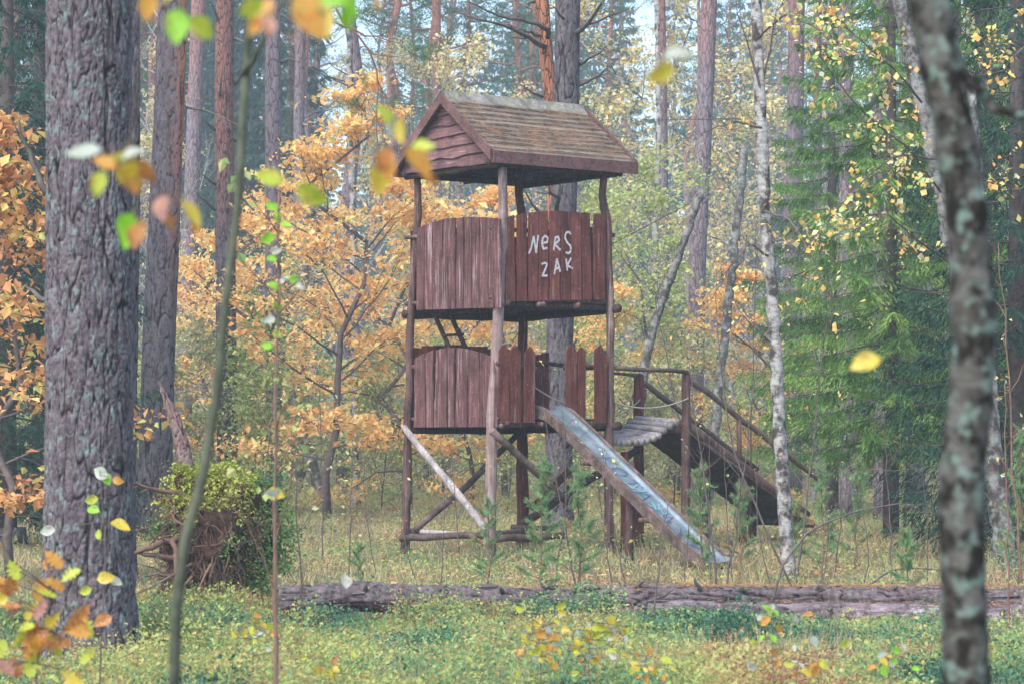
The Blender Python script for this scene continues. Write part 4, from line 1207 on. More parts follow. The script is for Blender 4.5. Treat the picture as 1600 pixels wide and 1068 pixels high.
bw, bl = broadleaf(ro, 11, .08, 1.5, 2.1, 30, 7, 24, .088, el=.7, flat=.6, clump=.20, width=.75)
bw, bl = bw.mesh('trunk', M['birch'], True), bl.mesh('crown', M['birchleaf'])
gw, gl = broadleaf(ro, 7, .05, .6, 1.8, 26, 7, 24, .092, el=.6, flat=.5, clump=.20, width=.7)
gw, gl = gw.mesh('trunk', M['twig'], True), gl.mesh('crown', M['greenleaf'])
bx, bxl = broadleaf(ro, 3.2, .02, .1, 1.2, 26, 6, 17, .080, el=.7, flat=.6, clump=.16, width=.7)
bx, bxl = bx.mesh('trunk', M['twig'], True), bxl.mesh('crown', M['brushleaf'])
bxg = bxl.copy(); bxg.materials.clear(); bxg.materials.append(M['greenleaf'])
for px, Y, rz, sc, lab in ((775, 62, .3, 1.05, 'pale yellow birch crown just above the tower roof ridge'),
                      (700, 74, 1.9, 1.15, 'hazy pale yellow birch above the tower gable'),
                      (960, 58, 1.0, 1.12, 'tall yellow birch right above the tower eaves'),
                      (1050, 68, 2.0, 1.3, 'hazy yellow birch behind the violet leaning pine'),
                      (1150, 60, 4.4, 1.1, 'yellow birch behind the spotted birch'),
                      (560, 78, 5.4, 1.25, 'hazy yellow birch high above the orange oak'),
                      (1215, 72, 3.1, 1.3, 'hazy orange-yellow birch right of the spotted birch'),
                      (250, 66, 2.2, 1.1, 'yellow birch peeking between the two broad left trunks'),
                      (1560, 55, .5, 1.0, 'yellow birch behind the conifers at the right edge')):
    cp('birch_tree', lab, 'birch tree', bw, bl, px, Y, rz, sc)
for px, Y, rz, sc, lab in ((985, 50, .3, 1.0, 'yellow-green sapling tree right of the upper tower storey'),
                      (905, 56, 1.9, 1.1, 'yellow-green tree behind the large pine and tower'),
                      (1060, 56, 2.7, .85, 'yellow-green sapling tree behind the far end of the footbridge'),
                      (690, 54, 4.0, .75, 'yellow-green bushy tree under the lower tower deck, left'),
                      (470, 60, 5.0, .9, 'yellow-green tree below the orange oak crown'),
                      (1270, 58, 1.4, .8, 'yellow-green sapling tree below the right spruce boughs'),
                      (1480, 60, 3.3, 1.0, 'yellow-green tree deep behind the blurred trunk')):
    cp('hazel_tree', lab, 'small tree', gw, gl, px, Y, rz, sc)
rb_ = np.random.default_rng(77)
zones = [(-60, 330, 'autumn bush in the undergrowth left of the reddish pines'), (330, 640, 'autumn bush in the undergrowth beneath the orange oak'), (640, 960, 'autumn bush in the undergrowth seen under the tower'), (960, 1280, 'autumn bush in the undergrowth behind slide and ramp'), (1280, 1660, 'autumn bush in the undergrowth below the right spruces')]
for k in range(90):
    px = -60 + 1720 * ((k * .618) % 1) + rb_.normal() * 10; Y = 40 + 45 * rb_.random() ** .8
    s_ = .55 + .75 * rb_.random(); gr = rb_.random() < .45
    c_ = 'yellow-green' if gr else 'rusty and green'; z_ = 'large' if s_ > .95 else 'small'; dp = 'nearer' if Y < 60 else 'deeper'
    t = thing('undergrowth_bush', locate('undergrowth bush', px, ['%s %s' % (z_, c_), '%s %s %s' % (dp, z_, c_), '%s loose %s' % (dp, c_), '%s airy' % c_]), 'bush', at(px, Y), 'bushes of the undergrowth'); t.rotation_euler = (0, 0, rb_.random() * 6.28)
    t.scale = (s_, s_, s_ * (.7 + .5 * rb_.random()))
    link('stems', bx, t); link('foliage', bxg if gr else bxl, t)
# leafless grey-barked young trees with fine pale branches
M['palebark'] = plain('pale_branch_bark', (.30, .28, .26), .85, (.42, .40, .37))
nw, nl_ = broadleaf(rb_, 8.5, .055, 1.0, 2.2, 34, 9, .5, .07, el=.75, flat=.6, clump=.12, width=.7, twig_r=.006)
nw, nl_ = nw.mesh('trunk', M['palebark'], True), nl_.mesh('crown', M['birchleaf'])
for k in range(22):
    px = -20 + 1640 * ((k * .618 + .17) % 1); Y = 44 + 34 * ((k * .382) % 1); s_ = .7 + .5 * rb_.random()
    t = thing('bare_tree', locate('bare young tree', px, ['pale', 'slender', 'grey', 'thin-branched']), 'bare tree', at(px, Y), 'bare pale young trees')
    t.rotation_euler = (rb_.normal() * .05, rb_.normal() * .05, rb_.random() * 6.28); t.scale = (s_,) * 3
    link('trunk', nw, t); link('crown', nl_, t)

# ------------------------------------------------------------------ background forest
rf_ = np.random.default_rng(99)
pcs = []
for k in range(3):
    w_, l_ = pine_crown_geo(rf_, 23 + k, .20, 11 + k, 2.6, 34, 9, 26)
    pcs.append((w_.mesh('trunk', M['pine_far'], True), l_.mesh('crown', M['needlegreen'])))
sw, slf = spruce_geo(rf_, 24, 3.0, 1.5, 9, (.34, .11), .5, nwh=44)
sw, slf = sw.mesh('trunk', M['twig'], True), slf.mesh('crown', M['spruce_dark'])
def zone(px): return 'left of the tower' if px < 620 else ('behind the tower' if px < 960 else 'right of the tower')
placed = []
cnt = 0
for tries in range(3000):
    if cnt >= 112: break
    Y = math.sqrt(rf_.random() * (215 ** 2 - 62 ** 2) + 62 ** 2); px = -80 + 1760 * rf_.random()
    x = (px - 800) / FPX * Y
    if any((x - a) ** 2 + (Y - b) ** 2 < 7 for a, b in placed): continue
    placed.append((x, Y)); cnt += 1
    w_, l_ = pcs[cnt % 3]
    s_ = .8 + .4 * rf_.random(); a_ = ['thick' if s_ > 1 else 'slim', 'near' if Y < 85 else 'faint']
    t = thing('pine_tree', locate('pine in the mist', px, ['distant ' + a_[0], 'distant %s %s' % (a_[1], a_[0]), 'hazy ' + a_[0], 'hazy %s %s' % (a_[1], a_[0]), 'misty background']), 'pine tree', at(px, Y), 'distant pines in the mist')
    t.rotation_euler = (rf_.normal() * .015, rf_.normal() * .015, rf_.random() * 6.28); t.scale = (s_, s_, s_ * 1.05)
    link('trunk', w_, t); link('crown', l_, t)
for k in range(92):
    Y = 95 + 150 * ((k * .382) % 1) ** .7; px = -120 + 1840 * ((k * .618 + .3) % 1)
    if 440 < px < 1180: Y = 132 + (Y - 95) * .5
    t = thing('spruce_tree', locate('spruce fading in the mist', px, ['distant blue-green', 'distant grey-green', 'distant tall', 'hazy dark']), 'spruce tree', at(px, Y), 'distant spruces in the mist')
    t.rotation_euler = (0, 0, rf_.random() * 6.28); s_ = .8 + .65 * rf_.random() * (1 if Y > 110 else .6); t.scale = (s_, s_, s_ * 1.1)
    link('trunk', sw, t); link('crown', slf, t)

# ------------------------------------------------------------------ fallen logs
rl = np.random.default_rng(55)
def fallen(label, p0, p1, r0, r1, mat, amp, cell, seed, sag_=.02, step=.02, around=44, name='fallen_log'):
    off = (p0 + p1) / 2; off = A(off[0], off[1], 0)
    t = thing(name, label, 'log', tuple(off))
    n = 14; P = wob(p0, p1, n, .012, rl) - off
    P[:, 2] += np.sin(np.linspace(0, 6, n)) * sag_
    mb = MB(); bark_tube(mb, P, np.linspace(r0, r1, n), around, step, amp, cell, .2, seed)
    mb.build('trunk', mat, t, smooth=True)
    for k in range(4):   # broken branch stubs
        q = P[1 + (k * 5 + seed) % 12]; d = A(rl.normal() * .5, -.5 - rl.random() * .5, .35 + rl.random() * .5); d /= np.linalg.norm(d)
        mb = MB(); tube(mb, wob(q + d * r0 * .7, q + d * (r0 + .05 + .12 * rl.random()), 4, .006, rl), np.linspace(.024, .012, 4), 7); mb.build('branch_stub', M['deadwood'], t, smooth=True)
    for k in range(7):   # lifted plates of bark
        l_ = rl.random() * .9 + .05; q = p0 + (p1 - p0) * l_ - off; a_ = .25 + 1.5 * rl.random()
        w_, h_ = .04 + .07 * rl.random(), .025 + .03 * rl.random(); vs = []
        for sx_, da in ((-1 - rl.random() * .3, -.22), (.8 + rl.random() * .4, -.14), (1.25, .20), (-.7 - rl.random() * .3, .26)):
            for rr2 in (.97, 1.07 + .06 * rl.random()):
                vs.append(q + A(sx_ * w_, -math.cos(a_ + da) * r0 * rr2, math.sin(a_ + da) * r0 * rr2))
        mb = MB(); mb.add(vs, [(0, 2, 4, 6), (1, 7, 5, 3), (0, 1, 3, 2), (2, 3, 5, 4), (4, 5, 7, 6), (6, 7, 1, 0)]); mb.build('bark_plate', M['log_bark'], t)
    return t, off
zc = lambda py, Y: zat(py, Y)
p0 = PX(440, 936, 20.6); p1 = PX(1010, 942, 20.3)
tL, oL = fallen('dark bark-covered fallen pine log running from the root plate to the middle', p0, p1, .135, .112, M['log_bark'], .024, .075, 4, .012, around=60, step=.018)
p0 = PX(925, 930, 21.6); p1 = PX(1680, 933, 21.4)
tU, oU = fallen('long dark fallen log with bark at lower right, the upper of two', p0, p1, .092, .108, M['log_bark'], .020, .07, 14, .010, around=48, step=.02)
M['peeled'] = wood('peeled_log_wood', (.10, .075, .08), (.27, .22, .235), (.46, .41, .43), .75, (3, 40, 40), (0, 0, 0), (.07, .05, .048), .3, var=.05)
p0 = PX(960, 952, 20.3); p1 = PX(1680, 968, 19.9)
tP, oP = fallen('pale peeled fallen log at lower right, below the dark one', p0, p1, .085, .125, M['peeled'], .014, .06, 24, .0, around=32, step=.04)
# bark remnants on the peeled log
for pa, pb in ((1060, 1130), (1160, 1240), (1275, 1365), (1395, 1460), (1560, 1640)):
    a = PX(pa, 947 + pa % 7, 20.08); b = PX(pb, 949 + pb % 9, 20.04)
    mb = MB(); bark_tube(mb, np.linspace(a, b, 6) - oP, np.array([.015, .045, .055, .05, .045, .012]), 24, .02, .014, .07, .35, pa)
    mb.build('bark_remnant', M['log_bark'], tP, smooth=True)
def stick(label, pts, r, mat, name='fallen_branch'):
    pts = [PX(*p) for p in pts]; off = A(pts[0][0], pts[0][1], 0)
    t = thing(name, label, 'branch', tuple(off)); dead_branch(t, off, pts, r, rl, 2, mat, 'stick'); return t
stick('greenish dead branch leaning on the fallen logs at centre', [(930, 965, 20.3), (985, 948, 20.4), (1040, 930, 20.6)], .028, M['deadwood'])
stick('short dead branch stub lying across the peeled log', [(1070, 955, 20.4), (1095, 947, 20.5), (1118, 935, 20.7)], .022, M['deadwood'])
stick('fallen branch on the grass under the slide', [(1050, 882, 29), (1062, 875, 29.2), (1078, 866, 29.5)], .035, M['greywood'])
stick('arching bare branch at right in front of the log', [(1205, 945, 19.5), (1225, 875, 19.6), (1270, 825, 19.6), (1330, 800, 19.5), (1400, 785, 19.4), (1430, 793, 19.3)], .014, M['deadwood'])
stick('thin fallen branch behind the blurred trunk on the log', [(1355, 915, 22.5), (1400, 885, 22.6), (1470, 890, 22.7)], .012, M['deadwood'])

# ------------------------------------------------------------------ root plate of a fallen tree
rr_ = np.random.default_rng(66)
oRP = A(PX(345, 840, 21.0)[0], 21.0, 0)
rp = thing('uprooted_root_plate', 'uprooted root plate overgrown with moss and bilberry beside the huge pine', 'root plate', tuple(oRP))
# earth body
nu, nv = 64, 40
V = []
for v in range(nv + 1):
    ph = math.pi * v / nv
    for u in range(nu):
        th = 2 * math.pi * u / nu
        d = Vector((math.sin(ph) * math.cos(th), math.sin(ph) * math.sin(th), math.cos(ph)))
        k_ = .86 + .42 * mnoise.noise(d * 1.9 + Vector((3, 1, 2))) + .24 * mnoise.noise(d * 5) + .09 * mnoise.noise(d * 14)
        top = .50 + .12 * max(0, d.z)
        V.append((d.x * top * k_, d.y * .34 * k_, .70 + d.z * .60 * k_))
V = np.array(V); V[:, 0] += (.25 - np.abs(V[:, 2] - .7)) * .1
i = np.arange(nv)[:, None] * nu; j = np.arange(nu)[None]; k = (j + 1) % nu
mb = MB(); mb.add(V, np.stack([i + j, i + nu + j, i + nu + k, i + k], -1).reshape(-1, 4))
M['soil'] = plain('root_soil', (.035, .022, .018), .95, (.10, .055, .04), 14)
mb.build('earth', M['soil'], rp, smooth=True)
ctr = A(0, 0, .7)
# roots
M['root'] = plain('root_bark', (.20, .115, .085), .85, (.11, .07, .06), 15)
for k in range(110):
    th = rr_.random() * 6.28
    x = -.42 + .55 * rr_.random(); z = .1 + .95 * rr_.random()
    p = A(x, -.30 + rr_.random() * .1, z)
    d = A(-.35 + rr_.normal() * .5, -.35 - rr_.random() * .3, -.55 + rr_.normal() * .45)
    P_ = [p]
    for s in range(6):
        d = d + rr_.normal(size=3) * .35 + A(0, .05, -.14); d /= np.linalg.norm(d)
        P_.append(P_[-1] + d * (.045 + .03 * rr_.random()))
    mb = MB(); r_ = .005 + .012 * rr_.random() ** 2; tube(mb, P_, np.linspace(r_, r_ * .3, 7), 5); mb.build('root', M['root'], rp, smooth=True)
for pts, r_ in (([(290, 772, 20.9), (250, 765, 20.8), (225, 757, 20.7), (205, 752, 20.6)], .028), ([(290, 808, 20.8), (240, 822, 20.7), (205, 828, 20.6)], .014), ([(285, 845, 20.8), (250, 850, 20.6), (215, 862, 20.5), (195, 868, 20.4)], .035), ([(300, 872, 20.8), (255, 868, 20.6), (215, 862, 20.5)], .045), ([(285, 835, 20.8), (270, 850, 20.6), (280, 890, 20.5), (275, 960, 20.45)], .035), ([(290, 900, 20.6), (250, 895, 20.5), (215, 905, 20.4)], .02), ([(300, 880, 20.6), (250, 910, 20.4), (218, 925, 20.3)], .016), ([(330, 880, 20.5), (310, 920, 20.4), (300, 970, 20.4)], .013), ([(300, 900, 20.5), (275, 930, 20.4), (255, 965, 20.35)], .013)):
    o_ = dead_branch(rp, oRP, [PX(*p) for p in pts], r_, rr_, 3, M['root'], 'root')
mb = MB()
for k in range(420):
    x = -.50 + .75 * rr_.random() ** 1.2; z = .05 + 1.05 * rr_.random()
    p = A(x, -.33 + .3 * abs(x + .1) + rr_.random() * .06, z)
    d = A(-.2 + rr_.normal() * .5, -.3 - rr_.random() * .3, -.7 + rr_.normal() * .4); P_ = [p]
    for s in range(5):
        d = d + rr_.normal(size=3) * .4 + A(0, .08, -.18); d /= np.linalg.norm(d); P_.append(P_[-1] + d * (.03 + .04 * rr_.random()))
    r_ = .003 + .004 * rr_.random(); tube(mb, P_, np.linspace(r_, r_ * .4, 6), 3, False)
tag(mb.build('rootlets', M['root'], rp), kind='stuff')
# snag standing out of the top
sp_ = np.array([PX(294, 745, 21.2), PX(283, 690, 21.2), PX(272, 650, 21.2), PX(258, 620, 21.2), PX(247, 592, 21.2)]) - oRP
mb = MB(); bark_tube(mb, sp_, np.array([.078, .066, .05, .028, .006]), 30, .015, .014, .05, .35, 8)
M['snag'] = pine_bark('snag_bark', plate=(.16, .09, .075), plate2=(.26, .16, .14), lich=0, disp=True)
o_ = mb.build('broken_snag', M['snag'], rp, smooth=True)
# moss and bilberry clothing it
n = 26000
idx = rr_.integers(0, len(V), n); P_ = V[idx] + rr_.normal(size=(n, 3)) * .035
cx = P_[:, 0]; cz = P_[:, 2]
keep = (cx > .10 + .07 * np.sin(cz * 9)) | (cz > .92 - .28 * (cx < -.15))
P_ = P_[keep & (P_[:, 1] < .2)]
nrm = P_ - ctr; nrm /= np.linalg.norm(nrm, axis=1)[:, None]
topm = (P_[:, 2] > .80) & (P_[:, 0] < .30)
mb = MB(); q = P_[topm]; leafquads(mb, q + nrm[topm] * rr_.random((len(q), 1)) * .12 * vn2(q[:, 0] * 2, q[:, 2] * 2, 6, 2)[:, None], .034, rr_, np.clip(rr_.random(len(q)) * .6 + vn2(q[:, 0], q[:, 2], 6) * .4, 0, 1), .2, .6)
tag(mb.build('moss', M['moss'], rp), kind='stuff')
M['berry_dark'] = leafmat('bilberry_leaves_green', [(0, (.04, .12, .045)), (.4, (.09, .22, .07)), (.75, (.20, .34, .09)), (1, (.42, .46, .14))], .3)
mb = MB(); q = P_[~topm]; q = np.concatenate([q, q + rr_.normal(size=q.shape) * .05]); nq = q - ctr; nq /= np.linalg.norm(nq, axis=1)[:, None]
qn = vn2(q[:, 0] * 3 + q[:, 1], q[:, 2] * 3, 2.2, 15)
kq = rr_.random(len(q)) < np.clip((qn - .25) * 2.6, .12, 1)
q, nq, qn = q[kq], nq[kq], qn[kq]
leafquads(mb, q + nq * rr_.random((len(q), 1)) ** 1.6 * (.06 + .36 * qn[:, None] ** 2), .030, rr_, np.clip(rr_.random(len(q)) * .5 + vn2(q[:, 0], q[:, 2], 5, 4) * .5, 0, 1), .3, .6)
tag(mb.build('bilberry_cover', M['berry_dark'], rp), kind='stuff')
mb = MB()
for k in range(60):
    p = A(-.1 + .65 * rr_.random(), -.32, .25 + .7 * rr_.random()); d = A(rr_.normal() * .6, -.5, .3 + rr_.random()); d /= np.linalg.norm(d)
    tube(mb, wob(p, p + d * (.15 + .2 * rr_.random()), 4, .02, rr_), np.linspace(.004, .0015, 4), 4)
tag(mb.build('twigs', M['deadwood'], rp), kind='stuff')

# stump at the far left
oS = A(*PX(18, 860, 33)[:2], 0); st = thing('tree_stump', 'weathered grey tree stump at the left edge behind the huge pine', 'stump', tuple(oS))
mb = MB(); bark_tube(mb, np.array([[0, 0, -.1], [0, 0, .08], [0, 0, .27]]), np.array([.24, .21, .20]), 40, .02, .012, .06, .3, 5); mb.build('stump_wood', M['pine_mid'], st, smooth=True)

# ------------------------------------------------------------------ ground cover
rg = np.random.default_rng(123)
def wedge(n, y0, y1, pad=.6, bias=1.0):
    Y = np.sqrt(rg.random(n) * (y1 ** 2 - y0 ** 2) + y0 ** 2)
    x = (rg.random(n) * 2 - 1) * (.2125 * Y + pad)
    return x, Y
# bilberry in front of the logs
n = 7400
x, y = wedge(n, 12.5, 21.6, .5)
patch = vn2(x, y, .9, 2); dn = vn2(x, y, 1.6, 8) * .45 + vn2(x, y, 3.6, 88) * .55
okk = ((y < 20.0) | (x < -2.0) | ((y < 20.35) & (rg.random(n) < .5)) | (rg.random(n) < .12)) & ~((x < -2.05) & (x > -3.05) & (y > 16.7) & (y < 17.4))
kp = (rg.random(n) < np.clip((dn - .34) * 4.2, .04, 1)) & okk
x, y, patch = x[kp], y[kp], patch[kp]
h = (.10 + .20 * rg.random(len(x))) * (.15 + 2.6 * np.clip(vn2(x, y, 1.5, 21) * .5 + vn2(x, y, 3.4, 22) * .5 - .15, 0, 1) ** 1.3)
h = np.where((y > 19.0), h * .55, h)
lim = np.where(x > .6, 1.65 - 322 * y / FPX, 1.65 - 300 * y / FPX)
lim = np.where(x < -1.9, 9, np.maximum(lim, .03)) * (.8 + .75 * rg.random(len(x)) ** 2) * np.where(vn2(x, y, 1.3, 91) > .52, 2.8, 1)
h = np.minimum(h, lim)
tall = rg.random(len(x)) < .07; h = np.where(tall & (y < 18.6), h * 1.7 + .05, h)
# bushier clumps pushing up against the logs
ex = [(620, 800, 19.35, 110, .62, .30), (470, 560, 19.5, 40, .2, .20), (800, 960, 19.3, 60, .3, .24), (1010, 1180, 18.9, 90, .35, .16), (1180, 1330, 18.7, 60, .5, .13), (230, 330, 17.6, 60, .55, .22), (0, 60, 18.5, 50, .4, .25)]
for a_, b_, Y_, n_, pt_, hh_ in ex:
    yy = Y_ + rg.normal(size=n_) * .16; xx = (a_ + (b_ - a_) * rg.random(n_) - 800) / FPX * yy
    x = np.concatenate([x, xx]); y = np.concatenate([y, yy]); patch = np.concatenate([patch, pt_ + .15 * rg.normal(size=n_)])
    h = np.concatenate([h, hh_ * (.5 + .7 * rg.random(n_)) * (.5 + vn2(xx, yy, 3, 17))])
per = 56
px_ = np.repeat(x, per); py_ = np.repeat(y, per); ph_ = np.repeat(h, per)
hz_ = rg.random(len(px_)) ** .7
sx_ = rg.normal(size=len(px_)) * .07 * (.3 + hz_); sy_ = rg.normal(size=len(px_)) * .07 * (.3 + hz_)
P_ = np.stack([px_ + sx_, py_ + sy_, gz(px_, py_) + ph_ * hz_], 1)
rn = np.clip(np.repeat(patch * 1.15 - .14 + rg.normal(size=len(x)) * .12, per) + rg.normal(size=len(px_)) * .065, 0, 1)
mb = MB(); leafquads(mb, P_, .028, rg, rn, .05, .6)
o = mb.build('bilberry_bushes', M['berry']); tag(o, 'low bilberry shrubs carpeting the forest floor before the logs', 'ground cover', kind='stuff')
mb = MB()
sel = rg.random(len(x)) < .6
Ps_ = np.stack([x, y, gz(x, y)], 1)[sel]
Dd = rg.normal(size=Ps_.shape) * .35 + A(0, 0, 1)
needles(mb, Ps_, Dd, h[sel] * 1.15, .006, rg, rg.random(len(Ps_)))
tag(mb.build('bilberry_stems', M['twig_brown']), 'brown bilberry stems among the low shrubs', 'ground cover', kind='stuff')
# herbs behind the logs
n = 9500
x, y = wedge(n, 21.8, 62, .8)
patch = vn2(x, y, .5, 31); dn = vn2(x, y, .8, 18)
kp = rg.random(n) < np.clip((dn - .28) * 2.2, .08, 1) * np.where(y < 34, 1, .8)
x, y, patch = x[kp], y[kp], patch[kp]
h = (.08 + .22 * rg.random(len(x))) * (.6 + .8 * vn2(x, y, .5, 71))
per = 20
px_ = np.repeat(x, per); py_ = np.repeat(y, per); ph_ = np.repeat(h, per)
hz_ = rg.random(len(px_)) ** .7
P_ = np.stack([px_ + rg.normal(size=len(px_)) * .09, py_ + rg.normal(size=len(px_)) * .09, gz(px_, py_) + ph_ * hz_], 1)
rn = np.clip(np.repeat(.2 + patch * .75 + rg.normal(size=len(x)) * .12, per) + rg.normal(size=len(px_)) * .08, 0, 1)
mb = MB(); leafquads(mb, P_, .036, rg, rn, .5, .6)
o = mb.build('low_shrubs', M['berry']); tag(o, 'low yellow-green shrubs scattered behind the logs', 'ground cover', kind='stuff')
# brush on the far forest floor
x, y = wedge(9000, 60, 190, 3)
kp = rg.random(9000) < np.clip((vn2(x, y, .12, 131) - .25) * 3, .1, 1); x, y = x[kp], y[kp]
hh = (.3 + 1.2 * rg.random(len(x))) * (.4 + vn2(x, y, .2, 141)); per = 9
px_ = np.repeat(x, per); py_ = np.repeat(y, per)
P_ = np.stack([px_ + rg.normal(size=len(px_)) * .4, py_ + rg.normal(size=len(px_)) * .4, gz(px_, py_) + np.repeat(hh, per) * rg.random(len(px_))], 1)
mb = MB(); leafquads(mb, P_, .15, rg, np.clip(np.repeat(vn2(x, y, .1, 151), per) * .8 + rg.random(len(px_)) * .35 - .05, 0, 1), .3, .7)
o = mb.build('far_undergrowth', M['brushleaf']); tag(o, 'mixed autumn undergrowth on the distant forest floor', 'undergrowth', kind='stuff')
# dry grass
n = 120000
x, y = wedge(n, 21.6, 60, .8)
cl = vn2(x, y, 1.1, 41) * .6 + vn2(x, y, 4, 42) * .4
kp = rg.random(n) < np.clip((cl - .30) * 3, .05, 1)
x, y = x[kp], y[kp]
x += rg.normal(size=len(x)) * .04
P_ = np.stack([x, y, gz(x, y) - .01], 1)
D_ = rg.normal(size=P_.shape) * .55 + A(0, 0, 1)
mb = MB(); needles(mb, P_, D_, .10 + .20 * rg.random(len(x)), .009, rg, np.clip(vn2(x, y, .6, 55) * .8 - .1 + rg.random(len(x)) * .45, 0, 1))
n = 60000
x, y = wedge(n, 12.5, 21.5, .5)
kp = rg.random(n) < np.clip((vn2(x, y, 1.2, 61) - .35) * 3, .03, 1)
x, y = x[kp], y[kp]
P_ = np.stack([x, y, gz(x, y) - .01], 1); D_ = rg.normal(size=P_.shape) * .4 + A(0, 0, 1)
needles(mb, P_, D_, (.10 + .2 * rg.random(len(x))) * np.where(y > 18.5, .5, 1), .006, rg, np.clip(.2 + rg.random(len(x)) * .8, 0, 1))
o = mb.build('dry_grass', M['grass']); tag(o, 'dry tan grass growing across the clearing', 'grass', kind='stuff')
n = 12000
x, y = wedge(n, 13, 60, .8)
P_ = np.stack([x, y, gz(x, y) + .02 + .03 * rg.random(n)], 1)
mb = MB(); leafquads(mb, P_, .06, rg, rg.random(n), 1.2, .6)
# leaves and needles lying on the logs
o = mb.build('fallen_leaves', M['litterleaf']); tag(o, 'fallen brown leaves strewn over the forest floor', 'fallen leaves', kind='stuff')
mb = MB(); n = 2600
xx = rg.random(n)
a = PX(930, 914, 21.6); b = PX(1680, 914, 21.4)
P_ = a + (b - a) * xx[:, None] + rg.normal(size=(n, 3)) * A(0, .05, .006)
a = PX(1040, 941, 20.6); b = PX(1650, 944, 20.4); m_ = 1200
P2 = a + (b - a) * rg.random(m_)[:, None] + rg.normal(size=(m_, 3)) * A(0, .05, .012)
a = PX(450, 914, 20.9); b = PX(1000, 920, 20.6); m3 = 1200
P3 = a + (b - a) * rg.random(m3)[:, None] + rg.normal(size=(m3, 3)) * A(0, .05, .006)
P_ = np.concatenate([P_, P2, P3])
needles(mb, P_, rg.normal(size=P_.shape) * A(1, .6, .25), .07, .004, rg, rg.random(len(P_)))
o = mb.build('needle_litter', M['needlelitter']); tag(o, 'rusty pine needles lying on the fallen logs', 'pine needles', kind='stuff')

# ------------------------------------------------------------------ young pines
ry = np.random.default_rng(200)
def young_pine(rng, H, nb, nn=90, nlen=.058):
    wd, lf = MB(), MB()
    tp = wob(A(0, 0, -.05), A(rng.normal() * .05, 0, H), 7, .012, rng)
    tube(wd, tp, np.linspace(.010 + H * .004, .003, 7), 6)
    tips = [(tp[-1], A(0, 0, 1))]
    for i_ in range(nb):
        u = .12 + .85 * (i_ + rng.random()) / nb; z = H * u
        az = i_ * 2.4 + rng.normal() * .4; L = (.12 + .26 * (1 - u)) * min(1, H) * (.6 + .6 * rng.random())
        e = .35 + .5 * u
        d = A(math.cos(az) * math.cos(e), math.sin(az) * math.cos(e), math.sin(e))
        b_ = np.array([np.interp(z, tp[:, 2], tp[:, k]) for k in range(3)])
        P_ = wob(b_, b_ + d * L, 4, .01, rng)
        tube(wd, P_, np.linspace(.006, .002, 4), 4, False)
        tips += [(P_[-1], d), (P_[-2], d + rng.normal(size=3) * .4)]
        for s in (-1, 1):
            d2 = rotz(d, s * .6); tube(wd, [P_[2], P_[2] + d2 * L * .35], [.004, .002], 3, False); tips.append((P_[2] + d2 * L * .35, d2))
    for p, d in tips:
        d = d / np.linalg.norm(d)
        t_ = rng.random(nn) * .20
        q = p - d * t_[:, None]
        dd = d * .75 + rng.normal(size=(nn, 3)) * .62
        needles(lf, q, dd, nlen * (.7 + .5 * rng.random(nn)), .0055, rng, np.clip(rng.random() * .3 + rng.random(nn) * .5 + (rng.random() < .08) * .9, 0, 1))
    return wd, lf
yp = []
for k in range(4):
    a, b = young_pine(ry, [1.35, 1.1, .8, 1.6][k], [15, 12, 10, 20][k])
    yp.append((a.mesh('stem', M['twig_brown'], True), b.mesh('needles', M['youngpine'])))
for px, Y, k, sc, rz, lab in ((842, 21.8, 3, .86, .2, 'tall bright green young pine before the slide and tower post'),
                         (905, 22.6, 0, .95, 1.4, 'bushy young pine under the slide, right of the tallest one'),
                         (764, 23.5, 0, .72, 2.5, 'slim young pine with soft tufts before the front tower post'),
                                                         (1098, 26.5, 1, 1.15, 5.0, 'young pine with bright tufts standing before the ramp post'),
                         (1160, 27.5, 1, .95, .9, 'young pine under the ramp beside its prop'),
                         (1285, 25.0, 0, .95, 1.9, 'young pine right of the spotted birch'),
                         (1335, 29.0, 1, 1.2, 2.8, 'young pine below the right spruce'),
                         (1418, 22.5, 2, .9, 3.9, 'small young pine just behind the dark log near the blurred trunk'),
                         (1238, 28.0, 2, 1.0, .4, 'small young pine at the foot of the spotted birch, right side'),
                         (1590, 24.5, 3, 1.05, 5.5, 'young pine at the right edge behind the logs'),
                                         (560, 25.0, 2, .6, 2.2, 'tiny young pine on the dry grass left of the tower')):
    t = thing('young_pine', lab, 'young pine', at(px, Y)); t.rotation_euler = (0, 0, rz); t.scale = (sc,) * 3
    link('stem', yp[k][0], t); link('needles', yp[k][1], t)

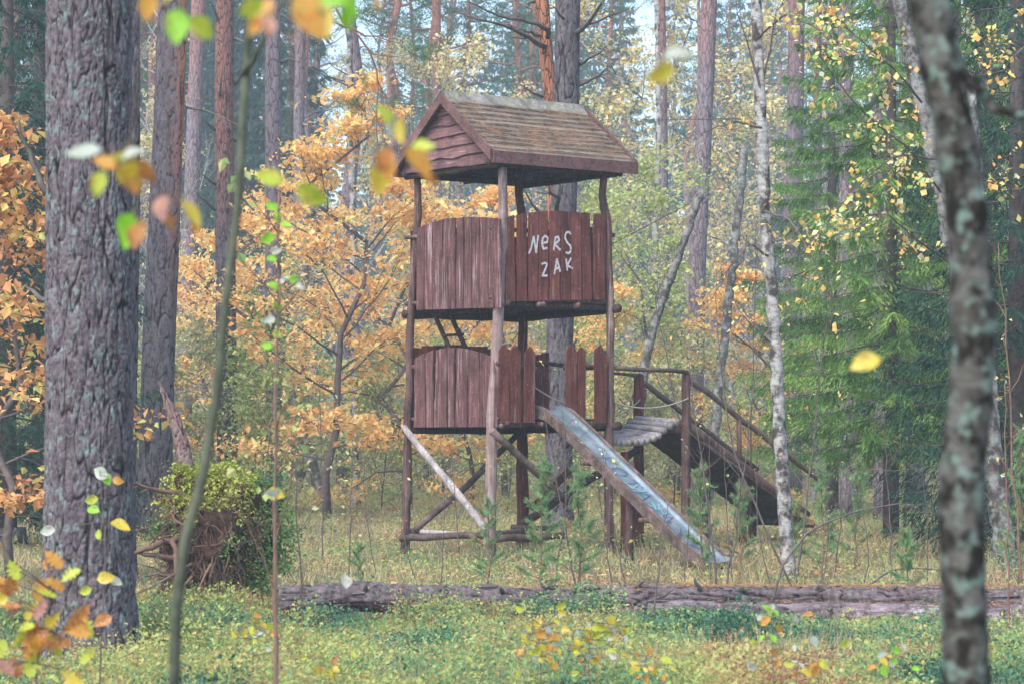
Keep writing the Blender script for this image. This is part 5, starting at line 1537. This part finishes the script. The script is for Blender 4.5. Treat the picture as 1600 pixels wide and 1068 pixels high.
# ------------------------------------------------------------------ bare saplings
def bare(label, base, top, Y, r, nb, mat=None, seed=0, leaves=0, lmat=None, leaf=.045, bend=0, Ytop=None, name='sapling'):
    rg_ = np.random.default_rng(seed)
    p0 = PX(base[0], base[1], Y); p1 = PX(top[0], top[1], Ytop or Y)
    p0[2] = float(gz(p0[0], p0[1])) - .05 if p0[2] < .35 else p0[2]
    off = A(p0[0], p0[1], 0)
    t = thing(name, label, 'sapling', tuple(off))
    n = 12; P_ = wob(p0, p1, n, r * .8, rg_)
    P_[:, 0] += np.sin(np.linspace(0, math.pi, n)) * bend
    P_ -= off; L = np.linalg.norm(p1 - p0)
    mb = MB(); tube(mb, P_, np.linspace(r, r * .3, n), 7)
    tw = []
    for i_ in range(nb):
        u = .25 + .75 * (i_ + rg_.random()) / nb; q = np.array([np.interp(u * (n - 1), range(n), P_[:, k]) for k in range(3)])
        az = rg_.random() * 6.28; e = .5 + .6 * rg_.random(); l = L * (.10 + .18 * rg_.random()) * (1.2 - u * .6)
        d = A(math.cos(az) * math.cos(e), math.sin(az) * math.cos(e) * .6, math.sin(e))
        B_ = wob(q, q + d * l, 5, l * .02, rg_); tube(mb, B_, np.linspace(r * .4, r * .12, 5), 4, False)
        for s in range(3):
            q2 = B_[1 + s]; d2 = rotz(d, rg_.choice([-1, 1]) * .6); l2 = l * (.3 + .2 * rg_.random())
            tube(mb, [q2, q2 + d2 * l2 * .5 + A(0, 0, .02), q2 + d2 * l2], [r * .2, r * .15, r * .08], 3, False)
            tw.append(q2 + d2 * l2)
        tw.append(B_[-1])
    mb.build('stem', mat or M['twig'], t, smooth=True)
    if leaves:
        tw = np.array(tw); q = tw[rg_.integers(0, len(tw), leaves)] + rg_.normal(size=(leaves, 3)) * leaf * .9
        mb = MB(); leafquads(mb, q, leaf, rg_, rg_.random(leaves), .3, .65)
        tag(mb.build('leaves', lmat, t), kind='stuff')
    return t
bare('thin dark bare sapling crossing the lower half of the slide', (1018, 1010), (1042, 780), 19, .010, 3, seed=1)
bare('forked bare sapling left of the slide end, taller stem', (1128, 945), (1075, 560), 22, .012, 7, seed=2)
bare('bare sapling leaning right beside the slide end', (1132, 945), (1185, 560), 22.3, .011, 8, seed=3)
bare('bare dark stem rising left of the slide through the young pines', (905, 950), (850, 640), 22.5, .010, 5, seed=4)
bare('dark bare sapling crossing the spotted birch', (1245, 905), (1120, 420), 24, .013, 9, seed=5, bend=-.25)
bare('bare sapling right of the spotted birch reaching the spruce', (1243, 900), (1300, 440), 24.4, .012, 8, seed=6, leaves=26, lmat=M['mixleaf'])
bare('low bare shrub in the grass left of the tower', (545, 905), (552, 680), 26, .009, 8, seed=7, leaves=30, lmat=M['birchleaf'])
bare('thin bare shrub left of the tower nearer the oak', (505, 880), (500, 600), 29, .010, 9, seed=8, leaves=40, lmat=M['birchleaf'])
bare('bare stem inside the left bay of the tower', (720, 860), (705, 700), 28.5, .008, 5, seed=9)
bare('brown stemmed sapling with few leaves before the root plate', (428, 1060), (436, 300), 12.5, .013, 7, M['twig_brown'], 10, 46, M['greenleaf'], .05)
bare('bare sapling at the right end of the root plate', (475, 1010), (462, 720), 18.5, .009, 8, seed=11, leaves=14, lmat=M['birchleaf'])
bare('thin sapling standing before the logs at the right edge', (1577, 1000), (1570, 600), 19, .011, 6, M['twig_brown'], 12, 12, M['birchleaf'])
bare('slim greenish sapling left of the spotted birch holding yellow leaves', (1170, 880), (1180, 380), 33, .014, 9, seed=13, leaves=60, lmat=M['birchleaf'], leaf=.06)
bare('thin bare sapling behind the footbridge', (1095, 860), (1015, 420), 38, .018, 9, seed=14)
bare('bare bush stems at right before the spruce', (1395, 900), (1380, 640), 26, .010, 9, seed=15)
bare('second bare shrub at right beside the young pine', (1300, 910), (1330, 700), 25, .009, 8, seed=16)
bare('brown bare stem at far right behind the blurred trunk', (1600, 930), (1560, 380), 23, .014, 9, M['twig_brown'], 17, 40, M['mixleaf'])
bare('bare sapling between slim dark pine and oak', (400, 850), (440, 520), 33, .012, 9, seed=18, leaves=26, lmat=M['birchleaf'])
rx_ = np.random.default_rng(808)
for k, (px, Y, hp) in enumerate(((590, 27, 700), (655, 24.5, 720), (690, 22.5, 760), (745, 27, 690), (862, 23.5, 600), (960, 24, 700), (985, 23, 740), (1070, 23.5, 690), (1110, 25.5, 640), (1150, 23, 700), (1210, 23.5, 660), (1275, 22.8, 720), (1345, 24, 740), (1450, 24.5, 700), (330, 27, 640), (470, 24, 740))):
    bare(locate('bare thin sapling', px, ['dark', 'twiggy dark', 'short dark'] if hp > 690 else ['tall dark', 'tall twiggy']), (px, 905), (px + rx_.normal() * 22, hp), Y, .006 + .004 * rx_.random(), 7, seed=900 + k, leaves=int(rx_.integers(0, 16)) + 1, lmat=M['mixleaf'], leaf=.04, bend=rx_.normal() * .06)
# blurred leaning stem, near
ps = [PX(*p) for p in ((262, 1500, 5.2), (272, 1068, 5.2), (275, 950, 5.2), (290, 840, 5.2), (318, 740, 5.2), (338, 620, 5.2), (352, 480, 5.2), (372, 320, 5.2), (382, 150, 5.2), (392, 0, 5.2), (400, -120, 5.2))]
ps = [A(ps[0][0] - .02, ps[0][1], -.05)] + ps
oN = A(ps[0][0], ps[0][1], 0); t = thing('sapling', 'blurred greenish-grey leaning stem close to the camera at left', 'sapling', tuple(oN))
mb = MB(); tube(mb, np.array(ps) - oN, np.linspace(.0145, .0075, len(ps)), 10); mb.build('stem', M['stem_green'], t, smooth=True)
dead_branch(t, oN, [PX(380, 118, 5.2), PX(400, 92, 5.15), PX(412, 60, 5.1), PX(418, 30, 5.1)], .008, rngt, 0, M['stem_green'], 'branch')

# ------------------------------------------------------------------ leafy branches of the right birch (top right)
rbr = np.random.default_rng(301)
def spray(label, pts, r, nt_, nleaf, lmat, leaf=.05, off=None, par=None, spread=.22):
    pts = np.array([PX(*p) for p in pts]); off = A(*pts[0]) if off is None else off
    t = par or thing('leafy_branch', label, 'branch', tuple(off))
    d = np.linspace(0, 1, len(pts)); tt = np.linspace(0, 1, 12)
    P_ = np.stack([np.interp(tt, d, pts[:, i_]) for i_ in range(3)], 1) - off
    P_[1:] += rbr.normal(size=(11, 3)) * r * .5
    mb = MB(); tube(mb, P_, np.linspace(r, r * .25, 12), 6)
    tips = []
    for k in range(nt_):
        u = .15 + .85 * (k + rbr.random()) / nt_; q = np.array([np.interp(u * 11, range(12), P_[:, i_]) for i_ in range(3)])
        dr = P_[-1] - P_[0]; dr /= np.linalg.norm(dr); dr = dr * .8 + rbr.normal(size=3) * .75; dr[2] -= .15; dr /= np.linalg.norm(dr)
        l = spread * (.5 + rbr.random()) * 1.6
        B_ = wob(q, q + dr * l, 4, l * .04, rbr); tube(mb, B_, np.linspace(r * .3, r * .1, 4), 3, False)
        for s in range(4): tips.append(B_[1 + s % 3] * (1 - .3) + B_[-1] * .3)
        tips.append(B_[-1])
    mb.build('twigs', M['twig'], t, smooth=True)
    tips = np.array(tips); q = tips[rbr.integers(0, len(tips), nleaf)] + rbr.normal(size=(nleaf, 3)) * A(.05, .05, .05)
    rr = np.clip(rbr.random(nleaf) * .8 + .2 * rbr.random(), 0, 1)
    mb = MB(); leafquads(mb, q, leaf, rbr, rr, .1, .75, .10); tag(mb.build('leaves', lmat, t), kind='stuff')
    return t
SPR = [([(1470, 300, 27.5), (1420, 230, 26), (1340, 170, 25), (1260, 60, 24.5)], 'long branch of yellow leaves reaching up left from the leaning birch', 26, 230),
       ([(1465, 250, 27.5), (1400, 240, 26), (1330, 300, 25), (1250, 400, 24.5)], 'drooping branch of yellow leaves over the middle of the spruce', 24, 220),
       ([(1440, 160, 27.5), (1400, 110, 26.5), (1340, 60, 26), (1280, 10, 25.5)], 'yellow-leaved twigs at the top right beside the leaning birch', 22, 190),
       ([(1185, 60, 25.9), (1230, 20, 25.5), (1270, 40, 25.2), (1330, 90, 25)], 'leafy twig running right from the top of the spotted birch', 16, 120),
       ([(1496, 420, 27.5), (1440, 380, 26.5), (1380, 330, 26), (1320, 370, 25.5)], 'golden leaf spray left of the leaning birch at mid height', 20, 150),
       ([(1620, 60, 25), (1580, 90, 24.8), (1540, 60, 24.6)], 'yellow leaf spray at the top right corner', 14, 120),
       ([(1640, 260, 25), (1590, 300, 24.8), (1550, 240, 24.6)], 'small yellow leaf spray at right edge below the blurred branch', 12, 60),
       ([(1195, 330, 25.9), (1230, 340, 25.4), (1270, 400, 25.1), (1300, 480, 25)], 'thin leafy twig hanging right of the spotted birch', 16, 90),
       ([(1200, 400, 25.9), (1170, 380, 25.6), (1140, 420, 25.4), (1110, 470, 25.2)], 'thin leafy twig hanging left of the spotted birch', 12, 46),
       ([(1190, 200, 25.9), (1150, 190, 25.6), (1090, 210, 25.4)], 'sparse leafy twig left of the spotted birch near its top', 10, 30)]
for pts, lab, nt_, nl in SPR: spray(lab, pts, .014, nt_, nl, M['mixleaf'], .062, spread=.26)
# hanging pine branch, top centre-left
def pine_branch(label, lines, tufts, Y):
    p0 = PX(*lines[0][0]); off = A(*p0); t = thing('pine_branch', label, 'branch', tuple(off))
    mb = MB()
    for ln in lines:
        P_ = np.array([PX(*p) for p in ln]) - off
        r = .016 if ln is lines[0] or ln is lines[1] else .007
        tt = np.linspace(0, 1, 10); P2_ = np.stack([np.interp(tt, np.linspace(0, 1, len(P_)), P_[:, i_]) for i_ in range(3)], 1) + rbr.normal(size=(10, 3)) * .008
        tube(mb, P2_, np.linspace(r, r * .35, 10), 5, False)
        for _ in range(7):
            k = rbr.integers(2, 10); d = rbr.normal(size=3); d[2] -= .5; d /= np.linalg.norm(d)
            tube(mb, wob(P2_[k], P2_[k] + d * (.1 + .25 * rbr.random()), 4, .012, rbr), np.linspace(.004, .0015, 4), 3, False)
    mb.build('twigs', M['twig_brown'], t, smooth=True)
    mb = MB()
    for px, py, n, s in tufts:
        for _ in range(n):
            c_ = PX(px + rbr.normal() * s * 1.6, py + rbr.normal() * s * .6, Y + rbr.normal() * .15) - off
            m_ = 40; dd = rbr.normal(size=(m_, 3)) + A(.3, 0, .25)
            needles(mb, c_ + rbr.normal(size=(m_, 3)) * .02, dd, .075, .0035, rbr, np.clip(rbr.random(m_) * .5 + .3, 0, 1))
    tag(mb.build('needles', M['needlegreen'], t), kind='stuff')
pine_branch('hanging pine branch with green tufts left of the tower roof', [[(512, -20, 25), (530, 30, 25), (575, 70, 25), (592, 120, 25), (588, 180, 25), (590, 240, 25)], [(505, -10, 25), (520, 32, 25), (570, 55, 25), (622, 67, 25)], [(580, 84, 25), (615, 90, 25), (660, 82, 25)], [(590, 130, 25), (610, 165, 25), (640, 180, 25)], [(588, 180, 25), (570, 215, 25), (545, 235, 25)], [(588, 150, 25), (560, 165, 25), (545, 160, 25)], [(590, 190, 25), (600, 215, 25), (592, 232, 25)]],
            [(648, 82, 16, 14), (672, 74, 8, 9), (560, 162, 9, 12), (640, 160, 6, 14), (575, 128, 4, 10), (545, 165, 6, 9)], 25)

# ------------------------------------------------------------------ near leaves
def oak_outline(n=4):
    """half-outline of a lobed oak leaf, length 1"""
    r = [(0, .02), (.08, .03)]
    for k in range(n):
        c_ = .18 + .72 * k / n; wv = (.20, .30, .32, .22)[k]
        r += [(c_, .07 + .02 * k), (c_ + .07, wv), (c_ + .14, wv * .9)]
    r += [(.95, .10), (1.0, 0)]
    return r
def ovate_outline():
    return [(0, .0), (.08, .12), (.2, .26), (.35, .33), (.5, .33), (.65, .28), (.8, .18), (.92, .08), (1.0, 0)]
def leaf_mesh(kind, size, rng, mat, curl=.25):
    half = oak_outline() if kind == 'oak' else ovate_outline()
    mb = MB(); vs = []
    cu = curl * (rng.random() * 1.6 - .6); fd = .25 + .4 * rng.random(); tw = rng.normal() * .35
    for (u, wv) in half:
        for s in (-1, 0, 1):
            x = wv * s; z = abs(x) * fd + cu * math.sin(u * 3) * .35
            c_, s_ = math.cos(tw * u), math.sin(tw * u)
            vs.append(((x * c_ - z * s_) * size, u * size, (x * s_ + z * c_) * size))
    F_ = []
    for k in range(len(half) - 1):
        a = k * 3; F_ += [(a, a + 1, a + 4, a + 3), (a + 1, a + 2, a + 5, a + 4)]
    mb.add(vs, F_)
    # thin stalk
    tube(mb, [(0, -.3 * size, .02 * size), (0, -.15 * size, 0), (0, .02 * size, 0)], [.010 * size, .012 * size, .012 * size], 4, False)
    return mb.mesh('leaf', mat, True)
def leafcol(name, a, b, tr=.45):
    m, nt, out = newmat(name)
    n1 = noise(nt, coords(nt), 60, 4, .6)
    c = mix(nt, ramp(nt, n1, [(.42, (0, 0, 0)), (.58, (1, 1, 1))]), a, b)
    c = mix(nt, math_(nt, 'MULTIPLY', ramp(nt, noise(nt, coords(nt), 35, 3, .6), [(.55, (0, 0, 0)), (.66, (1, 1, 1))]), .7), c, (.30, .13, .05))
    p = nt.nodes.new('ShaderNodeBsdfPrincipled'); nt.links.new(c, p.inputs['Base Color']); p.inputs['Roughness'].default_value = .45
    t = nt.nodes.new('ShaderNodeBsdfTranslucent'); nt.links.new(c, t.inputs[0])
    mx = nt.nodes.new('ShaderNodeMixShader'); mx.inputs[0].default_value = tr
    nt.links.new(p.outputs[0], mx.inputs[1]); nt.links.new(t.outputs[0], mx.inputs[2]); nt.links.new(mx.outputs[0], out.inputs[0])
    return m
LC = {'g': leafcol('leaf_green', (.22, .56, .03), (.34, .62, .05)), 'y': leafcol('leaf_yellow', (.72, .50, .04), (.66, .58, .10)), 'o': leafcol('leaf_orange', (.66, .25, .04), (.60, .38, .07)),
      'b': leafcol('leaf_brown', (.40, .15, .06), (.62, .28, .06)), 'p': leafcol('leaf_purple_brown', (.34, .18, .17), (.52, .26, .16)), 'w': leafcol('leaf_pale', (.40, .50, .42), (.56, .56, .46)), 'r': leafcol('leaf_red', (.70, .16, .08), (.8, .3, .12)),
      'yg': leafcol('leaf_yellow_green', (.40, .52, .04), (.58, .60, .08))}
rn_ = np.random.default_rng(404)
_lm = {}
def near_twig(label, stem, leaves, Y, r=.003, smat=None, kind='ovate', name='leafy_twig'):
    """stem: pixel polyline; leaves: (px, py, length px, colour, angle deg in the picture plane)"""
    pts = np.array([PX(p[0], p[1], p[2] if len(p) > 2 else Y) for p in stem]); off = A(*pts[0])
    if pts[0][2] < .3: off[2] = 0
    t = thing(name, label, 'twig', tuple(off))
    mb = MB()
    tt = np.linspace(0, 1, 14); P_ = np.stack([np.interp(tt, np.linspace(0, 1, len(pts)), pts[:, i_]) for i_ in range(3)], 1)
    tube(mb, P_ - off, np.linspace(r, r * .4, 14), 6, False)
    for lf in leaves:
        px, py, sz, colr, ang = lf[:5]; kd = lf[5] if len(lf) > 5 else kind
        p = PX(px, py, Y + rn_.normal() * .04)
        size = sz / FPX * Y
        a = math.radians(ang)
        d = A(math.cos(a), rn_.normal() * .3, math.sin(a)); d /= np.linalg.norm(d)
        start = p - d * size * .5
        # petiole from nearest stem point
        k = np.argmin(np.linalg.norm(P_ - start, axis=1)); tube(mb, [P_[k] - off, (P_[k] + start) / 2 - off + A(0, 0, .004), start - off], [r * .5, r * .4, r * .3], 4, False)
        me = leaf_mesh(kd, size, rn_, LC[colr])
        o = link('leaf', me, t, tuple(start - off))
        y = Vector(d); zf = Vector((rn_.normal() * .5, -1 + rn_.normal() * .3, rn_.normal() * .5 + .3)); x = y.cross(zf).normalized(); zz_ = x.cross(y)
        from mathutils import Matrix
        o.rotation_euler = Matrix((x, y, zz_)).transposed().to_euler()
    mb.build('stem', smat or M['twig'], t, smooth=True)
    return t
near_twig('blurred twig with a bright green and a yellow leaf at top left', [(250, -60), (262, -10), (290, 20)], [(278, 42, 62, 'g', -95), (314, 44, 50, 'yg', -40), (232, 12, 46, 'o', -100), (262, 2, 30, 'y', 40)], 3.6)
near_twig('blurred twig of yellow and brown leaves crossing the huge pine', [(238, -60), (225, 40), (212, 150), (205, 225), (210, 250)], [(130, 238, 60, 'w', 185), (163, 256, 40, 'o', 160), (195, 262, 60, 'y', -100), (205, 285, 46, 'o', -70), (232, 268, 46, 'b', -60), (156, 288, 44, 'yg', -110), (212, 244, 44, 'w', 20), (180, 250, 34, 'y', -130)], 3.9)
near_twig('blurred twig with purplish leaf and hanging green leaf before the second pine', [(262, -60), (262, 100), (258, 240), (256, 300)], [(256, 326, 50, 'p', -80), (262, 345, 30, 'b', -70), (298, 338, 58, 'y', -60), (303, 360, 24, 'b', -60), (200, 362, 70, 'g', -110), (213, 370, 44, 'b', -100), (218, 355, 30, 'o', -80)], 4.1)
near_twig('blurred bunch of orange, brown and green leaves at the top edge', [(470, -80), (468, -30), (466, -8)], [(410, 22, 60, 'o', -110), (392, 12, 46, 'yg', -150), (418, 44, 40, 'p', -80), (398, 42, 34, 'o', -120), (485, 28, 80, 'o', -60), (500, 36, 74, 'y', -62), (492, 22, 50, 'b', -58), (535, 12, 66, 'g', -45), (512, 2, 60, 'g', -10), (545, 30, 40, 'g', -70), (584, 4, 36, 'o', -80), (462, 10, 40, 'y', -90)], 3.4)
near_twig('blurred twig with yellow-green and rusty leaves before the roof left corner', [(612, -60), (610, 60), (612, 150), (616, 200), (615, 235)], [(599, 180, 40, 'yg', 130), (618, 200, 44, 'w', -70), (628, 206, 44, 'y', -80), (661, 231, 40, 'yg', 5), (600, 250, 44, 'b', -120), (594, 276, 60, 'y', -100), (607, 262, 44, 'o', -80), (652, 258, 60, 'o', -50), (676, 276, 40, 'b', -48)], 3.9)
near_twig('small blurred twig with two green leaves before the orange oak', [(452, -60), (455, 120), (450, 250), (452, 285)], [(420, 278, 46, 'yg', 165), (490, 302, 56, 'yg', -30)], 4.2)
near_twig('faint blurred yellow and pinkish white leaves high right of the roof', [(1048, -60), (1046, 40), (1045, 90)], [(1062, 92, 54, 'w', 5), (1030, 112, 50, 'y', 200)], 3.4)
near_twig('single blurred yellow leaf hanging before the spruce', [(1395, -60), (1390, 250), (1375, 500), (1362, 556)], [(1352, 568, 52, 'y', 200)], 4.6, r=.0012)
near_twig('thin twig with small green and yellow leaves before the huge pine lower trunk', [(150, 1250), (158, 1000), (166, 860), (158, 760), (156, 735)], [(158, 738, 30, 'w', 150), (166, 748, 24, 'g', -60), (185, 750, 20, 'o', -10), (143, 780, 22, 'yg', 190), (146, 797, 24, 'g', 170), (188, 822, 34, 'y', -20), (155, 834, 18, 'yg', 100), (166, 902, 30, 'y', 10), (182, 907, 22, 'w', -30), (134, 922, 22, 'yg', 200), (160, 970, 34, 'b', 210), (75, 829, 26, 'w', 190), (74, 880, 24, 'b', 100)], 11.5, r=.005)
oakl = []
for k in range(40):
    cx, cy = (22, 985) if k < 20 else (95, 985)
    oakl.append((cx + rn_.normal() * 30, cy + rn_.normal() * 44, 32 + 18 * rn_.random(), rn_.choice(['y', 'o', 'o', 'b', 'b', 'p', 'yg']), -90 + rn_.normal() * 70))
near_twig('oak seedling with big lobed yellow and brown leaves at bottom left', [(60, 1400), (58, 1200), (56, 1050), (70, 960), (85, 925)], oakl, 8.5, r=.006, kind='oak', name='oak_seedling')
def seedling(label, cx, cy, n, Y, sx, sy, cols, size, seed, kd='ovate', r=.004):
    rg2 = np.random.default_rng(seed)
    lv = [(cx + rg2.normal() * sx, cy + rg2.normal() * sy, size * .8 * (.6 + .6 * rg2.random()), rg2.choice(cols), rg2.random() * 360) for _ in range(n)]
    near_twig(label, [(cx + 4, 1330), (cx, 1150), (cx - 6, cy + sy), (cx, cy - sy * 1.3)], lv, Y, r=r, kind=kd, name='seedling')
seedling('leafy seedling with yellow-green leaves at bottom centre, left clump', 850, 1010, 34, 13.0, 26, 24, ['y', 'yg', 'yg', 'w', 'o'], 21, 1)
seedling('leafy seedling with yellow and pale leaves at bottom centre, right clump', 925, 1005, 40, 13.4, 30, 26, ['y', 'w', 'yg', 'o', 'w'], 20, 2)
seedling('seedling with orange leaves at bottom right of centre', 1250, 1040, 14, 11.5, 34, 14, ['y', 'o', 'w', 'yg'], 24, 3)
seedling('tall seedling with pale green leaves before the peeled log', 1212, 975, 14, 12.0, 24, 28, ['g', 'w', 'yg', 'o'], 24, 4)
seedling('seedling with orange leaves near the blurred trunk foot', 1395, 1040, 10, 11.5, 22, 14, ['o', 'g', 'w', 'y'], 24, 5)
seedling('yellow-leaved seedling right of the huge pine foot', 400, 985, 14, 14.0, 20, 16, ['y', 'yg', 'w', 'o'], 18, 6)
seedling('seedling with rusty leaves at the bottom edge left of centre', 520, 1045, 12, 13.0, 24, 14, ['y', 'b', 'yg'], 18, 7)
seedling('seedling with orange and green leaves at bottom, between centre clumps and birch', 1010, 1045, 16, 12.6, 20, 16, ['o', 'yg', 'y', 'w'], 22, 8)

# sparse leaves at mid distance on the thin left sapling
near_twig('thin twig of fresh green leaves before the slim dark pine', [(436, 1300), (432, 900), (430, 700), (434, 500), (436, 350), (430, 290)],
          [(424, 322, 22, 'g', 160), (436, 340, 22, 'g', -80), (447, 352, 20, 'g', -20), (418, 372, 26, 'g', 200), (432, 392, 18, 'w', 10), (424, 405, 20, 'g', 190), (428, 448, 22, 'g', -40), (446, 438, 20, 'w', 30), (434, 478, 20, 'g', -60), (420, 500, 22, 'w', 200), (433, 522, 18, 'yg', -30), (416, 540, 20, 'g', 170), (432, 770, 30, 'y', -20), (424, 766, 26, 'w', 190), (458, 436, 18, 'g', 10), (470, 448, 16, 'w', -10), (540, 908, 26, 'w', 100)], 9.0, r=.004)


# ------------------------------------------------------------------ the mist between the trees
m, nt, out = newmat('haze')
pv = nt.nodes.new('ShaderNodeVolumePrincipled')
pv.inputs['Color'].default_value = (.78, .92, 1.0, 1); pv.inputs['Density'].default_value = .0017; pv.inputs['Anisotropy'].default_value = .25
nt.links.new(pv.outputs[0], out.inputs['Volume'])
mb = MB(); x0, x1, y0, y1, z0, z1 = -405, 405, -35, 625, -1.4, 46
box8(mb, [(x0, y0, z0), (x1, y0, z0), (x1, y1, z0), (x0, y1, z0), (x0, y0, z1), (x1, y0, z1), (x1, y1, z1), (x0, y1, z1)])
hz = mb.build('haze', m); tag(hz, 'thin pale mist hanging in the forest', kind='stuff')
